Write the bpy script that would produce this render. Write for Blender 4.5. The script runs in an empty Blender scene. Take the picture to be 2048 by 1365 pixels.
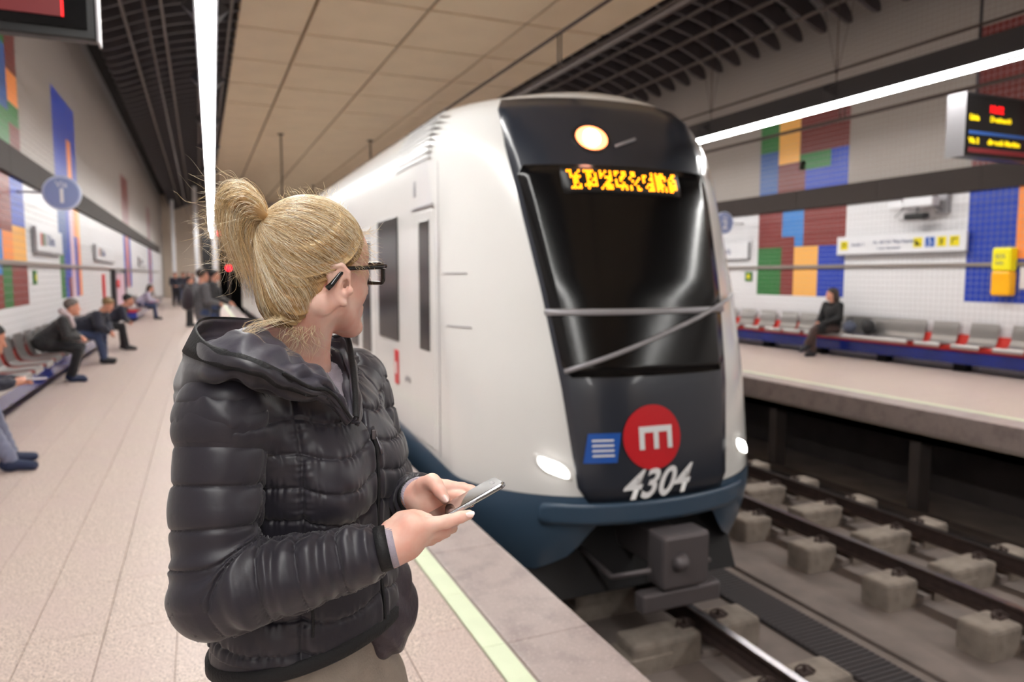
import bpy, bmesh, math, random
import numpy as np
from mathutils import Vector, Matrix
random.seed(7); rng = np.random.default_rng(7)
PI = math.pi
S = bpy.context.scene; COL = S.collection

# ---------------------------------------------------------------- camera, world, lights, exposure
H = 1.6                                   # eye height above the platform
FPX = 1450.0; CX, CY = 1024.0, 682.5
_d = np.array([400 - CX, CY - 550, -FPX]); _d /= np.linalg.norm(_d)      # track direction as seen by the camera
_z = np.array([0, -_d[2], _d[1]]); _z /= np.linalg.norm(_z)
_x = np.cross(_d, _z)
RW = np.array([_x, _d, _z])               # camera axes -> world
cam_d = bpy.data.cameras.new('camera'); cam = bpy.data.objects.new('camera', cam_d); COL.objects.link(cam)
cam.matrix_world = Matrix(((*RW[0], 0), (*RW[1], 0), (*RW[2], H), (0, 0, 0, 1)))
cam_d.sensor_width = 36; cam_d.lens = FPX / 2048 * 36; cam_d.clip_start = .05; cam_d.clip_end = 300
cam_d.dof.use_dof = True; cam_d.dof.focus_distance = 1.16; cam_d.dof.aperture_fstop = 3.5
S.camera = cam
w = bpy.data.worlds.new('world'); S.world = w; w.use_nodes = True
w.node_tree.nodes['Background'].inputs[0].default_value = (.75, .72, .70, 1)
w.node_tree.nodes['Background'].inputs[1].default_value = .35
S.view_settings.view_transform = 'Standard'; S.view_settings.look = 'None'
S.view_settings.gamma = 1; S.view_settings.use_curve_mapping = False
S.view_settings.exposure = 0.0
LAMP = 50.0                               # emission of the lit diffusers
S.cycles.use_denoising = True; S.cycles.max_bounces = 8; S.cycles.diffuse_bounces = 5
S.cycles.glossy_bounces = 4; S.cycles.transmission_bounces = 6; S.cycles.transparent_max_bounces = 12
S.cycles.sample_clamp_indirect = 6; S.cycles.caustics_reflective = False; S.cycles.caustics_refractive = False

def at(px, py, d):                        # the point d metres in front of the lens on that line of sight
    c = np.array([(px - CX) / FPX * d, -(py - CY) / FPX * d, -d])
    return RW @ c + np.array([0, 0, H])

# ---------------------------------------------------------------- materials
def srgb(c):
    c = [v / 255 for v in c]
    return tuple(v / 12.92 if v <= .04045 else ((v + .055) / 1.055) ** 2.4 for v in c) + (1,)
def mat(name, col, rough=.5, metal=0, spec=.5, noise=0, nscale=20, bump=0, bscale=60, coat=0, emit=0, sheen=0, alpha=1, sss=0, col2=None, trans=0, detail=3, aniso=None):
    m = bpy.data.materials.new(name); m.use_nodes = True; nt = m.node_tree; b = nt.nodes['Principled BSDF']
    c = srgb(col) if max(col) > 1.0001 else tuple(col[:3]) + (1,)
    b.inputs['Base Color'].default_value = c; b.inputs['Roughness'].default_value = rough
    b.inputs['Metallic'].default_value = metal; b.inputs['Specular IOR Level'].default_value = spec
    b.inputs['Coat Weight'].default_value = coat; b.inputs['Coat Roughness'].default_value = .08
    b.inputs['Sheen Weight'].default_value = sheen; b.inputs['Alpha'].default_value = alpha
    b.inputs['Transmission Weight'].default_value = trans
    if sss:
        b.inputs['Subsurface Weight'].default_value = sss; b.inputs['Subsurface Radius'].default_value = (.012, .004, .002); b.inputs['Subsurface Scale'].default_value = 1
    if emit: b.inputs['Emission Color'].default_value = c; b.inputs['Emission Strength'].default_value = emit
    if noise or bump: tc = nt.nodes.new('ShaderNodeTexCoord')
    if noise:
        n = nt.nodes.new('ShaderNodeTexNoise'); n.inputs['Scale'].default_value = nscale; n.inputs['Detail'].default_value = detail
        nt.links.new(tc.outputs['Object'], n.inputs['Vector'])
        r = nt.nodes.new('ShaderNodeMix'); r.data_type = 'RGBA'
        c2 = srgb(col2) if col2 else tuple(v * (1 - noise) for v in c[:3]) + (1,)
        ra = nt.nodes.new('ShaderNodeMapRange'); ra.inputs[1].default_value = .35; ra.inputs[2].default_value = .68
        nt.links.new(n.outputs[0], ra.inputs[0]); nt.links.new(ra.outputs[0], r.inputs[0])
        r.inputs[6].default_value = c; r.inputs[7].default_value = c2
        nt.links.new(r.outputs[2], b.inputs['Base Color'])
    if bump:
        n = nt.nodes.new('ShaderNodeTexNoise'); n.inputs['Scale'].default_value = bscale; n.inputs['Detail'].default_value = 3
        nt.links.new(tc.outputs['Object'], n.inputs['Vector'])
        bp = nt.nodes.new('ShaderNodeBump'); bp.inputs['Strength'].default_value = bump; bp.inputs['Distance'].default_value = .01
        nt.links.new(n.outputs[0], bp.inputs['Height']); nt.links.new(bp.outputs[0], b.inputs['Normal'])
    return m
def speckle(name, base, specks, scale, rough, coat=0):
    m = mat(name, base, rough, coat=coat); nt = m.node_tree; b = nt.nodes['Principled BSDF']
    tc = nt.nodes.new('ShaderNodeTexCoord'); prev = None; g = nt.nodes.new('ShaderNodeNewGeometry')
    prev = nt.nodes.new('ShaderNodeRGB'); prev.outputs[0].default_value = srgb(base); out = prev.outputs[0]
    for i, (c, lo, hi, sc, strg) in enumerate(specks):
        n = nt.nodes.new('ShaderNodeTexNoise'); n.inputs['Scale'].default_value = scale * sc; n.inputs['Detail'].default_value = 2
        mp = nt.nodes.new('ShaderNodeMapping'); mp.inputs['Location'].default_value = (i * 7.3, i * 3.1, 0)
        nt.links.new(g.outputs['Position'], mp.inputs[0]); nt.links.new(mp.outputs[0], n.inputs['Vector'])
        ra = nt.nodes.new('ShaderNodeMapRange'); ra.inputs[1].default_value = lo; ra.inputs[2].default_value = hi; ra.inputs[4].default_value = strg
        nt.links.new(n.outputs[0], ra.inputs[0])
        r = nt.nodes.new('ShaderNodeMix'); r.data_type = 'RGBA'; nt.links.new(ra.outputs[0], r.inputs[0])
        nt.links.new(out, r.inputs[6]); r.inputs[7].default_value = srgb(c); out = r.outputs[2]
    nt.links.new(out, b.inputs['Base Color'])
    return m
M = dict(
    terrazzo=speckle('terrazzo', (208, 190, 179), [((232, 214, 202), .5, .7, .3, .8), ((112, 94, 90), .52, .60, 1, .9), ((236, 222, 214), .6, .7, 1.6, .8), ((196, 176, 170), .45, .6, .02, .5)], 110, .42),
    grout=mat('grout', (158, 146, 138), .8),
    coping=speckle('granite_coping', (176, 162, 158), [((150, 136, 134), .45, .7, .05, .8), ((205, 192, 190), .55, .7, .5, .5), ((110, 100, 102), .62, .7, 1, .6)], 120, .35),
    strip=mat('warning_strip', (226, 236, 206), .5, noise=.06, nscale=6),
    concrete=mat('concrete', (128, 116, 110), .85, noise=.25, nscale=3, bump=.3, bscale=40),
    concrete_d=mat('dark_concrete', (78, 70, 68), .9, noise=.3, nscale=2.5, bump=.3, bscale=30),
    block=mat('sleeper_concrete', (150, 138, 128), .85, noise=.35, nscale=7, bump=.4, bscale=50),
    tile=mat('white_tile', (228, 227, 230), .36), tile_g=mat('tile_grout', (176, 172, 172), .6),
    tile_u=mat('upper_grey_tile_shaded', (152, 141, 134), .42),  # grey tile, darkened so the upper wall's shade sits in the colour
    red=mat('red_tile', (128, 44, 42), .36), dred=mat('maroon_tile', (112, 40, 38), .36), green=mat('green_tile', (38, 112, 50), .36),
    blue=mat('blue_tile', (26, 62, 176), .36), lblue=mat('light_blue_tile', (58, 130, 205), .36), orange=mat('orange_tile', (250, 150, 74), .36),
    yellow=mat('amber_tile', (248, 184, 92), .36), pink=mat('pink_tile', (222, 190, 205), .36), steelb=mat('steel_blue_tile', (44, 84, 150), .36),
    beam=mat('brown_metal_band', (54, 46, 43), .7, spec=.25), rail=mat('handrail_metal', (150, 140, 134), .35, metal=.6),
    ceil=mat('ceiling_panel', (232, 211, 180), .75, noise=.06, nscale=1), ceil_j=mat('ceiling_joint', (128, 104, 76), .8),
    fin=mat('louvre_fin', (74, 68, 70), .6), fin_l=mat('louvre_bar', (104, 94, 88), .6),
    dark=mat('dark_void', (18, 16, 16), .9), housing=mat('lamp_housing', (42, 38, 42), .45),
    lamp=mat('lit_diffuser', (1.0, .985, .95), .4, emit=LAMP),
    steel=mat('brushed_steel', (176, 172, 170), .3, metal=.75, noise=.08, nscale=3), benchred=mat('red_bench_core', (196, 44, 34), .4),
    plinth=mat('plinth_blue', (30, 52, 150), .15), railtop=mat('rail_running_surface', (190, 186, 190), .22, metal=1), railside=mat('rusty_rail', (66, 50, 46), .8, noise=.3, nscale=12),
    wire=mat('overhead_wire', (64, 50, 44), .5, metal=.4), rubber=mat('rubber_mat', (52, 46, 48), .75),
    tw=mat('train_white', (232, 231, 229), .22, coat=.6), tb=mat('train_blue', (66, 88, 110), .3, coat=.4), td=mat('train_dark', (42, 46, 56), .28, coat=.4),
    glass=mat('dark_glass', (15, 14, 15), .16, spec=.4), under=mat('underframe', (30, 28, 30), .7), coupler=mat('coupler_metal', (104, 98, 100), .5, metal=.5),
    vent=mat('vent_grey', (176, 176, 176), .5), white=mat('white_print', (236, 236, 238), .4), logo_red=mat('emblem_red', (206, 22, 36), .35), logo_blue=mat('emblem_blue', (28, 88, 178), .35),
    black=mat('black_plastic', (20, 20, 22), .4), yel=mat('yellow_plastic', (244, 232, 10), .35), ora=mat('amber_plastic', (255, 184, 0), .35),
    signy=mat('pictogram_yellow', (232, 214, 20), .4), sign=mat('sign_white', (226, 226, 230), .35), ink=mat('sign_ink', (84, 92, 130), .6), sgrey=mat('grey_metal', (158, 156, 160), .4, metal=.3),
    signal=mat('signal_red', (255, 12, 40), .4, emit=5), ledy=mat('led_amber', (255, 150, 8), .4, emit=7), ledr=mat('led_red', (255, 20, 24), .4, emit=1.2), ledyd=mat('led_yellow', (230, 200, 10), .4, emit=.9), ledrd=mat('led_red_dim', (96, 22, 26), .6, emit=.35),
    headl=mat('headlight', (255, 252, 246), .3, emit=22), markl=mat('warm_lamp', (255, 150, 96), .3, emit=4), markc=mat('warm_lamp_core', (255, 236, 214), .3, emit=16),
    gblack=mat('glossy_black', (14, 14, 16), .18, coat=.5), lens=mat('lens_glass', (250, 252, 255), .02, alpha=.14, spec=.8), clear=mat('clear_plastic', (226, 210, 170), .1, alpha=.8, coat=.6),
    beige=mat('end_wall_beige', (214, 198, 182), .6), circ=mat('sign_periwinkle', (138, 152, 196), .4), circr=mat('sign_rim', (196, 204, 226), .4),
)

# ---------------------------------------------------------------- mesh helpers
def link(name, me, m=None, parent=None, loc=None):
    o = bpy.data.objects.new(name, me); COL.objects.link(o)
    if m is not None and me is not None and not me.materials:
        for mm in (m if isinstance(m, (list, tuple)) else [m]): me.materials.append(mm)
    if parent is not None: o.parent = parent
    if loc is not None: o.location = loc
    return o
def T(o, label=None, cat=None, group=None, kind=None):
    if label: o['label'] = label
    if cat: o['category'] = cat
    if group: o['group'] = group
    if kind: o['kind'] = kind
    return o
def empty(name, loc=(0, 0, 0), label=None, cat=None, group=None):
    o = bpy.data.objects.new(name, None); COL.objects.link(o); o.location = loc; o.empty_display_size = .1
    return T(o, label, cat, group)
def pydata(name, v, f, smooth=False, mi=None):
    me = bpy.data.meshes.new(name); me.from_pydata([tuple(map(float, p)) for p in v], [], [tuple(map(int, q)) for q in f])
    if smooth: me.polygons.foreach_set('use_smooth', [True] * len(me.polygons))
    if mi is not None: me.polygons.foreach_set('material_index', mi)
    me.update(); return me
class B:                                   # collects boxes, tubes, prisms, grids
    def __init__(s): s.v = []; s.f = []; s.m = []; s.sm = []
    def add(s, v, f, mi=0, sm=False):
        n = len(s.v); s.v += [tuple(p) for p in v]; s.f += [tuple(i + n for i in q) for q in f]; s.m += [mi] * len(f); s.sm += [sm] * len(f); return s
    def box(s, x0, x1, y0, y1, z0, z1, mi=0, bev=0):
        if bev:
            b = min(bev, (x1 - x0) / 2.01, (y1 - y0) / 2.01, (z1 - z0) / 2.01)
            bm = bmesh.new(); bmesh.ops.create_cube(bm, size=1)
            for q in bm.verts: q.co = ((x0 + x1) / 2 + q.co.x * (x1 - x0), (y0 + y1) / 2 + q.co.y * (y1 - y0), (z0 + z1) / 2 + q.co.z * (z1 - z0))
            bmesh.ops.bevel(bm, geom=bm.edges[:], offset=b, segments=2, profile=.5, affect='EDGES')
            bm.verts.index_update(); s.add([q.co[:] for q in bm.verts], [[q.index for q in fc.verts] for fc in bm.faces], mi); bm.free(); return s
        v = [(x, y, z) for z in (z0, z1) for y in (y0, y1) for x in (x0, x1)]
        return s.add(v, [(0, 2, 3, 1), (4, 5, 7, 6), (0, 1, 5, 4), (2, 6, 7, 3), (0, 4, 6, 2), (1, 3, 7, 5)], mi)
    def tube(s, pts, r, n=10, mi=0, caps=True, flat=1.0):
        pts = [np.array(p, float) for p in pts]; rs = r if isinstance(r, (list, tuple, np.ndarray)) else [r] * len(pts)
        up = None; v = []; f = []
        for i, p in enumerate(pts):
            t = pts[min(i + 1, len(pts) - 1)] - pts[max(i - 1, 0)]; t = t / (np.linalg.norm(t) + 1e-12)
            if up is None: up = np.array([0, 0, 1.]) if abs(t[2]) < .9 else np.array([1., 0, 0])
            a = np.cross(t, up); a /= np.linalg.norm(a); up = np.cross(a, t)
            v += [p + rs[i] * (a * math.cos(2 * PI * k / n) + up * flat * math.sin(2 * PI * k / n)) for k in range(n)]
        for i in range(len(pts) - 1):
            for k in range(n): f.append((i * n + k, i * n + (k + 1) % n, (i + 1) * n + (k + 1) % n, (i + 1) * n + k))
        if caps: f += [tuple(range(n - 1, -1, -1)), tuple((len(pts) - 1) * n + k for k in range(n))]
        return s.add(v, f, mi, True)
    def prism(s, poly, axis, a0, a1, mi=0):   # poly: 2-D outline in the other two axes (in order x,y,z without axis)
        n = len(poly); v = []
        for a in (a0, a1):
            for p in poly:
                q = list(p); q.insert(axis, a); v.append(q)
        f = [tuple(range(n)), tuple(range(2 * n - 1, n - 1, -1))] + [(k, k + n, (k + 1) % n + n, (k + 1) % n) for k in range(n)]
        return s.add(v, f, mi)
    def disc(s, c, r, axis, t, n=32, mi=0):
        poly = [(math.cos(2 * PI * k / n) * r, math.sin(2 * PI * k / n) * r) for k in range(n)]
        o = [c[i] for i in range(3) if i != axis]
        return s.prism([(o[0] + p[0], o[1] + p[1]) for p in poly], axis, c[axis] - t / 2, c[axis] + t / 2, mi)
    def mesh(s, name):
        me = pydata(name, s.v, s.f, mi=s.m); me.polygons.foreach_set('use_smooth', s.sm)
        bm = bmesh.new(); bm.from_mesh(me); bmesh.ops.recalc_face_normals(bm, faces=bm.faces); bm.to_mesh(me); bm.free(); return me
    def obj(s, name, m, parent=None, loc=None): return link(name, s.mesh(name), m, parent, loc)
def dup(src, name=None, parent=None, loc=None):
    c = src.copy(); COL.objects.link(c)
    if parent is not None: c.parent = parent
    if loc is not None: c.location = loc
    if name: c.name = name
    return c
def dup_tree(src, loc, rotz=None):
    r = src.copy(); COL.objects.link(r); r.location = loc
    if rotz is not None: r.rotation_euler.z = rotz
    for ch in src.children:
        c = ch.copy(); COL.objects.link(c); c.parent = r
        for g in ch.children: d = g.copy(); COL.objects.link(d); d.parent = c
    return r
def text(name, s, size, m, parent, loc, rot, ext=.002, align='LEFT', shear=0, bold=0, sx=1):
    c = bpy.data.curves.new(name, 'FONT'); c.body = s; c.size = size; c.extrude = ext; c.align_x = align; c.shear = shear; c.offset = bold
    o = bpy.data.objects.new(name, c); COL.objects.link(o); dg = bpy.context.evaluated_depsgraph_get()
    me = bpy.data.meshes.new_from_object(o.evaluated_get(dg)); bpy.data.objects.remove(o); me.materials.clear(); me.materials.append(m)
    o = bpy.data.objects.new(name, me); COL.objects.link(o); o.parent = parent; o.location = loc; o.rotation_euler = rot; o.scale = (sx, 1, 1); return o
def structure(o, label=None): o['kind'] = 'structure'; (label and o.__setitem__('label', label)); return o

# ================================================================ THE SETTING
XL, XR = -2.4, 11.8                       # faces of the two tiled side walls
EL, ER = 1.58, 7.83                       # platform edges
Y0, Y1 = -14.0, 58.0
ZC = 6.95
# ---- platforms
def platform(name, xa, xb, lab):
    o = B().box(xa, xb, Y0, Y1, -.30, -.012).obj(name, M['grout']); structure(o, lab); return o
fl = platform('floor', XL, EL - .02, 'near platform of polished speckled beige terrazzo')
fr = platform('floor.001', ER + .02, XR, 'opposite platform of beige terrazzo across the tracks')
def slab_mesh(name, w, l, t, j=.0015, b=.0015):
    bm = B(); x, y = w / 2 - j, l / 2 - j
    v = [(-x, -y, -t), (x, -y, -t), (x, y, -t), (-x, y, -t), (-x, -y, -b), (x, -y, -b), (x, y, -b), (-x, y, -b), (-x + b, -y + b, 0), (x - b, -y + b, 0), (x - b, y - b, 0), (-x + b, y - b, 0)]
    f = [(3, 2, 1, 0)] + [(k, (k + 1) % 4, (k + 1) % 4 + 4, k + 4) for k in range(4)] + [(k + 4, (k + 1) % 4 + 4, (k + 1) % 4 + 8, k + 8) for k in range(4)] + [(8, 9, 10, 11)]
    return pydata(name, v, f)
SW, SL = .30, .60
me = slab_mesh('floor_slab', SW, SL, .012); me.materials.append(M['terrazzo'])
xs = [1.05 - SW / 2 - i * SW for i in range(11)]
cells = []
for j in range(-26, 103):
    for i, x in enumerate(xs): cells.append((x, .3 + j * SL))
ranked = sorted(cells, key=lambda c: (c[1] < 1.5, math.hypot(c[0], c[1])))
near = set(ranked[:290])
def field(name, cs, w, l, t, m, parent):
    b = B()
    v0 = [v.co[:] for v in me.vertices]; f0 = [tuple(p.vertices) for p in me.polygons]
    for c in cs: b.add([(p[0] + c[0], p[1] + c[1], p[2]) for p in v0], f0)
    o = link(name, pydata(name, b.v, b.f), m, parent); o['kind'] = 'stuff'; return o
for c in near: link('floor_slab', me, None, fl, (c[0], c[1], 0))
field('floor_slab_field', [c for c in cells if c not in near], SW, SL, .012, M['terrazzo'], fl)
B().box(XL, 1.05 - 11 * SW, Y0, Y1, -.012, 0).obj('floor_border', M['terrazzo'], fl)
cells = [(ER + .52 + SW / 2 + i * SW, .3 + j * SL) for i in range(11) for j in range(3, 70)]
ranked = sorted(cells, key=lambda c: abs(c[1] - 8) + .3 * abs(c[0] - ER)); near = set(ranked[:200])
for c in near: link('floor_slab', me, None, fr, (c[0], c[1], 0))
field('floor_slab_field', [c for c in cells if c not in near], SW, SL, .012, M['terrazzo'], fr)
B().box(ER + .52 + 11 * SW, XR, Y0, Y1, -.012, 0).obj('floor_border', M['terrazzo'], fr)
# warning strip and coping slabs
st = slab_mesh('strip_tile', .105, .55, .012, b=.001); st.materials.append(M['strip'])
cp = B().box(-.2, .2, -.549, .549, -.26, 0, bev=.006).mesh('coping_slab'); cp.materials.append(M['coping'])
for side, f, xe, s in ((0, fl, EL, -1), (1, fr, ER, 1)):
    for k in range(-24, 112):
        y = 2.795 + .275 + k * .55
        if Y0 < y < Y1 and (k < 60): link('warning_strip_tile', st, None, f, (xe + s * .468, y, .0005))
    for k in range(-14, 54):
        y = 2.795 + .55 + k * 1.1
        if Y0 + .6 < y < Y1 - .6: link('coping_slab', cp, None, f, (xe + s * .2, y, 0))
    B().box(*sorted((xe + s * .52, xe + s * .4)), 33, Y1, -.012, .0004).obj('warning_strip', M['strip'], f)
# platform faces, voids under them
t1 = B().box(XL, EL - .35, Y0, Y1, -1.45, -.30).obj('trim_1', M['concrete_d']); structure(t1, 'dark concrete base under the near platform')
t2 = B()
t2.box(ER + .10, XR, Y0, Y1, -.42, -.30); t2.box(ER + .10, ER + .30, Y0, Y1, -.42, -.26)
t2 = t2.obj('trim_2', M['concrete']); structure(t2, 'concrete edge beam below the opposite platform')
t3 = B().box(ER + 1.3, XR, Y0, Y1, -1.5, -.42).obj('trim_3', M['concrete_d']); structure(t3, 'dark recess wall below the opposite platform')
for k in range(22):
    y = 1.2 + k * 2.4
    structure(B().box(ER + .14, ER + .34, y, y + .14, -1.4, -.42).obj('pillar', M['concrete_d'], t3))
# track bed
bed = B().box(EL - .35, ER + 1.3, Y0, Y1, -1.6, -1.36).obj('track_bed', M['concrete']); structure(bed, 'concrete track bed between the two platforms')
B().box(5.02 - .42, 5.02 - .05, Y0, Y1, -1.36, -1.30)
# ---- side walls with tile relief
def wallmesh(name, x, s, y0, y1, z0, z1, m, tile=.1, parent=None):
    """tiles as slightly raised pads on the wall plane at x, facing s"""
    ny, nz = max(1, round((y1 - y0) / tile)), max(1, round((z1 - z0) / tile)); dy, dz = (y1 - y0) / ny, (z1 - z0) / nz
    yy, zz = np.meshgrid(y0 + np.arange(ny) * dy, z0 + np.arange(nz) * dz, indexing='ij'); yy = yy.ravel(); zz = zz.ravel()
    g, r, d = .0022, .006, .004; P = []
    for e, dep in ((g, 0), (r, d)):
        for cy, cz in ((0, 0), (1, 0), (1, 1), (0, 1)):
            P.append(np.stack([np.full_like(yy, x + s * (.001 + dep)), yy + (dy - e if cy else e), zz + (dz - e if cz else e)], 1))
    V = np.stack(P, 1).reshape(-1, 3); n = len(yy)
    q = [(0, 1, 5, 4), (1, 2, 6, 5), (2, 3, 7, 6), (3, 0, 4, 7), (4, 5, 6, 7)]
    if s < 0: q = [t[::-1] for t in q]
    F = (np.arange(n)[:, None, None] * 8 + np.array(q)[None]).reshape(-1, 4)
    o = link(name, pydata(name, V, F), m, parent); return o
BANDZ0, BANDZ1 = 2.98, 3.38
def wall(name, x, s, lab, panels, tiled):
    b = B().box(*sorted((x, x - s * .3)), Y0, Y1, -1.5, 7.3)
    w_ = b.obj(name, M['tile_g']); structure(w_, lab)
    # coloured panels: list of (ylo, yhi, [(a0,a1,z0,z1,colour)])  a measured from ylo, in fractions
    ys = sorted([(p[0], p[1]) for p in panels]); free = []; y = tiled[0]
    for a, c in ys:
        if a > y: free.append((y, a))
        y = c
    free.append((y, tiled[1]))
    for a, c in free:
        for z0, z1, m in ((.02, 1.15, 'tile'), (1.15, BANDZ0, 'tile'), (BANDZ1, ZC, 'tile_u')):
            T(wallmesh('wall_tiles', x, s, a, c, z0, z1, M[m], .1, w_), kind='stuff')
    for a, c in ys:
        T(wallmesh('wall_tiles', x, s, a, c, .02, 1.15, M['tile'], .1, w_), kind='stuff')
    for a, c, blocks in panels:
        top = max(bl[3] for bl in blocks)
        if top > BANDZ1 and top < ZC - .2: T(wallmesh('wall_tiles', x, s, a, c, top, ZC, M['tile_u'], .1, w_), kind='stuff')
        for (f0, f1, z0, z1, m) in blocks:
            wallmesh('colour_block', x, s, a + (c - a) * f0, a + (c - a) * f1, z0, z1, M[m], .1, w_)
    return w_
C0, C1 = 1.15, BANDZ0
U0, U1 = BANDZ1, 5.15
# fractions measured from the low-Y end (right end in the picture on the right wall)
pA = [(.45, .7, 2.42, C1, 'lblue'), (.45, .55, 2.2, 2.42, 'lblue'), (0, .45, 2.2, C1, 'red'), (.7, 1, 2.2, C1, 'red'), (.55, .7, 1.15, 2.42, 'red'),
      (.70, 1, 1.15, 2.2, 'green'), (.28, .55, 1.15, 2.2, 'yellow'), (0, .28, 1.15, 2.2, 'blue')]
pAu = [(.77, 1, 4.31, 5.4, 'green'), (.52, .77, 4.0, 5.4, 'yellow'), (0, .52, 4.14, 5.4, 'dred'), (.18, .52, 3.8, 4.14, 'green'), (0, .18, 3.8, 4.14, 'blue'),
       (.77, 1, U0, 4.31, 'steelb'), (.45, .77, U0, 4.0, 'dred'), (.45, .52, 3.8, 4.0, 'dred'), (0, .45, U0, 3.8, 'blue')]
pB = [(.68, 1, 1.15, C1, 'blue'), (0, .68, 1.85, C1, 'orange'), (0, .68, 1.15, 1.85, 'blue')]
pBu = [(.6, 1, U0, 5.6, 'dred'), (0, .6, U0, 4.4, 'red'), (0, .6, 4.4, 5.6, 'dred')]
pC = [(0, .4, 1.15, 2.2, 'green'), (.4, 1, 1.15, 2.2, 'red'), (0, 1, 2.2, C1, 'blue')]
pCu = [(0, .5, U0, 5.4, 'blue'), (.5, 1, U0, 5.4, 'dred')]
wR = wall('wall_right', XR, -1, 'far side wall of white glazed tiles with coloured tile blocks', [(10.73, 13.19, pA + pAu), (5.75, 8.23, pB + pBu), (20.7, 23.2, pC + pCu), (30.7, 33.2, pC + pCu)], (2.8, 40))
p1 = [(.62, 1, 1.15, 1.45, 'red'), (.42, .62, 1.15, 1.78, 'green'), (.2, .42, 1.15, 1.6, 'red'), (.2, .42, 1.6, 1.78, 'lblue'), (.62, 1, 1.45, 1.78, 'red'), (0, .2, 1.15, 1.78, 'blue'),
      (.45, .68, 1.78, 2.2, 'orange'), (.68, 1, 1.78, 2.3, 'yellow'), (.2, .45, 1.78, 2.2, 'lblue'), (.68, 1, 2.3, C1, 'blue'), (.2, .68, 2.2, C1, 'red'), (0, .2, 1.78, C1, 'red')]
p1u = [(.75, 1, U0, 3.75, 'dred'), (.5, .75, U0, 3.9, 'green'), (.75, 1, 3.75, 4.05, 'green'), (.75, 1, 4.05, 4.5, 'orange'), (.3, .75, 3.9, 4.8, 'steelb'), (.75, 1, 4.5, 5.6, 'dred'), (.3, .75, 4.8, 5.6, 'green'), (0, .5, U0, 3.9, 'dred'), (0, .3, 3.9, 5.6, 'blue')]
p2 = [(0, .2, 1.15, 2.0, 'green'), (0, .35, 2.0, C1, 'steelb'), (.2, .35, 1.15, 2.0, 'blue'), (.35, .5, 1.15, 1.55, 'red'), (.35, .5, 1.55, C1, 'blue'), (.5, .7, 1.15, C1, 'pink'), (.7, .85, 1.15, 2.4, 'blue'), (.7, .85, 2.4, C1, 'orange'), (.85, 1, 1.15, 2.4, 'orange'), (.85, 1, 2.4, C1, 'yellow')]
p2u = [(0, .55, U0, 5.1, 'blue'), (.55, .75, 4.35, 5.1, 'blue'), (.55, .75, U0, 4.35, 'orange'), (.75, 1, U0, 5.1, 'blue')]
p3 = [(0, .35, 1.15, C1, 'blue'), (.35, .65, 1.15, C1, 'orange'), (.65, 1, 1.15, C1, 'blue')]
p3u = [(0, .5, U0, 5.1, 'dred'), (.5, 1, U0, 5.1, 'dred')]
wL = wall('wall_left', XL, 1, 'near side wall of white glazed tiles with coloured tile blocks', [(10.4, 13.03, p1 + p1u), (15.85, 18.5, p2 + p2u), (28.5, 31.2, p3 + p3u), (41.5, 44.2, p3 + p3u)], (8.5, 56))
# band, handrail, upper trims
for i, (x, s) in enumerate(((XL, 1), (XR, -1))):
    b = B()
    for k in range(38):
        y = Y0 + k * 2.0; ye = min(y + 1.996, Y1 - 6)
        if ye > y: b.box(*sorted((x + s * .005, x + s * .07)), y, ye, BANDZ0, BANDZ1, bev=.004)
    structure(b.obj(f'trim_{4 + i}', M['beam']), 'dark brown metal band along the %s wall' % ('near' if i == 0 else 'far'))
    h = B().box(*sorted((x + s * .01, x + s * .05)), Y0, Y1 - 6, 1.735, 1.80, bev=.004)
    structure(h.obj(f'trim_{6 + i}', M['rail']), 'thin metal rail at chest height along the %s wall' % ('near' if i == 0 else 'far'))
# ends of the hall
for nm, y in (('wall_front', Y1), ('wall_back', Y0)):
    b = B(); b.box(XL - .3, EL - .25, y, y + .2, -1.5, 7.3); b.box(ER + .25, XR + .3, y, y + .2, -1.5, 7.3); b.box(EL - .25, ER + .25, y, y + .2, 4.2, 7.3)
    structure(b.obj(nm, M['beige']), 'beige end wall with the tunnel opening')
    b = B(); yy = (y + .2, y + 10) if y > 0 else (y - 10, y)
    b.box(EL - .45, EL - .25, *yy, -1.5, 4.4); b.box(ER + .25, ER + .45, *yy, -1.5, 4.4); b.box(EL - .25, ER + .25, *yy, 4.2, 4.4); b.box(EL - .25, ER + .25, *yy, -1.6, -1.4)
    e = max(yy) if y > 0 else min(yy); b.box(EL - .4, ER + .4, e - .05, e, -1.5, 4.3)
    structure(b.obj('trim_8' if y > 0 else 'trim_9', M['dark']), 'dark tunnel mouth')
# white columns near the far end
for k, (x, y) in enumerate(((-1.45, 50), (-.12, 42), (.70, 38))):
    structure(B().box(x - .10, x + .10, y - .1, y + .1, 0, 6.2, bev=.02).obj('column', M['tile']), 'slim white column near the far end of the near platform')

structure(B().box(.12, .66, 43.6, 43.8, 0, 4.0, bev=.01).obj('dark_gap_slab', M['under'] if 'under' in M else M['dark']), 'dark slab added for the gloom between the far columns')  # added slab, its dark colour stands in for the gloom between the columns
# ---- ceiling
cb = B().box(.9, 8.5, Y0, Y1, ZC + .02, ZC + .05)
ce = cb.obj('ceiling', M['ceil_j']); structure(ce, 'beige panelled ceiling over the tracks')
B().box(XL - .3, XR + .3, Y0, Y1, 7.3, 7.5).obj('ceiling_slab', M['dark'], ce)
cols = [(.9, 2.3), (2.3, 4.45), (4.45, 6.6), (6.6, 8.5)]
for a, c in cols:
    me_ = B().box(-(c - a) / 2 + .03, (c - a) / 2 - .03, -1.205, 1.205, -.03, .02, bev=.012).mesh('ceiling_panel'); me_.materials.append(M['ceil'])
    for k in range(-5, 25):
        y = -.3 + k * 2.5 + 1.25 - .1
        if y < Y1 - 1.3: link('ceiling_panel', me_, None, ce, ((a + c) / 2, y, ZC))
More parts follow.
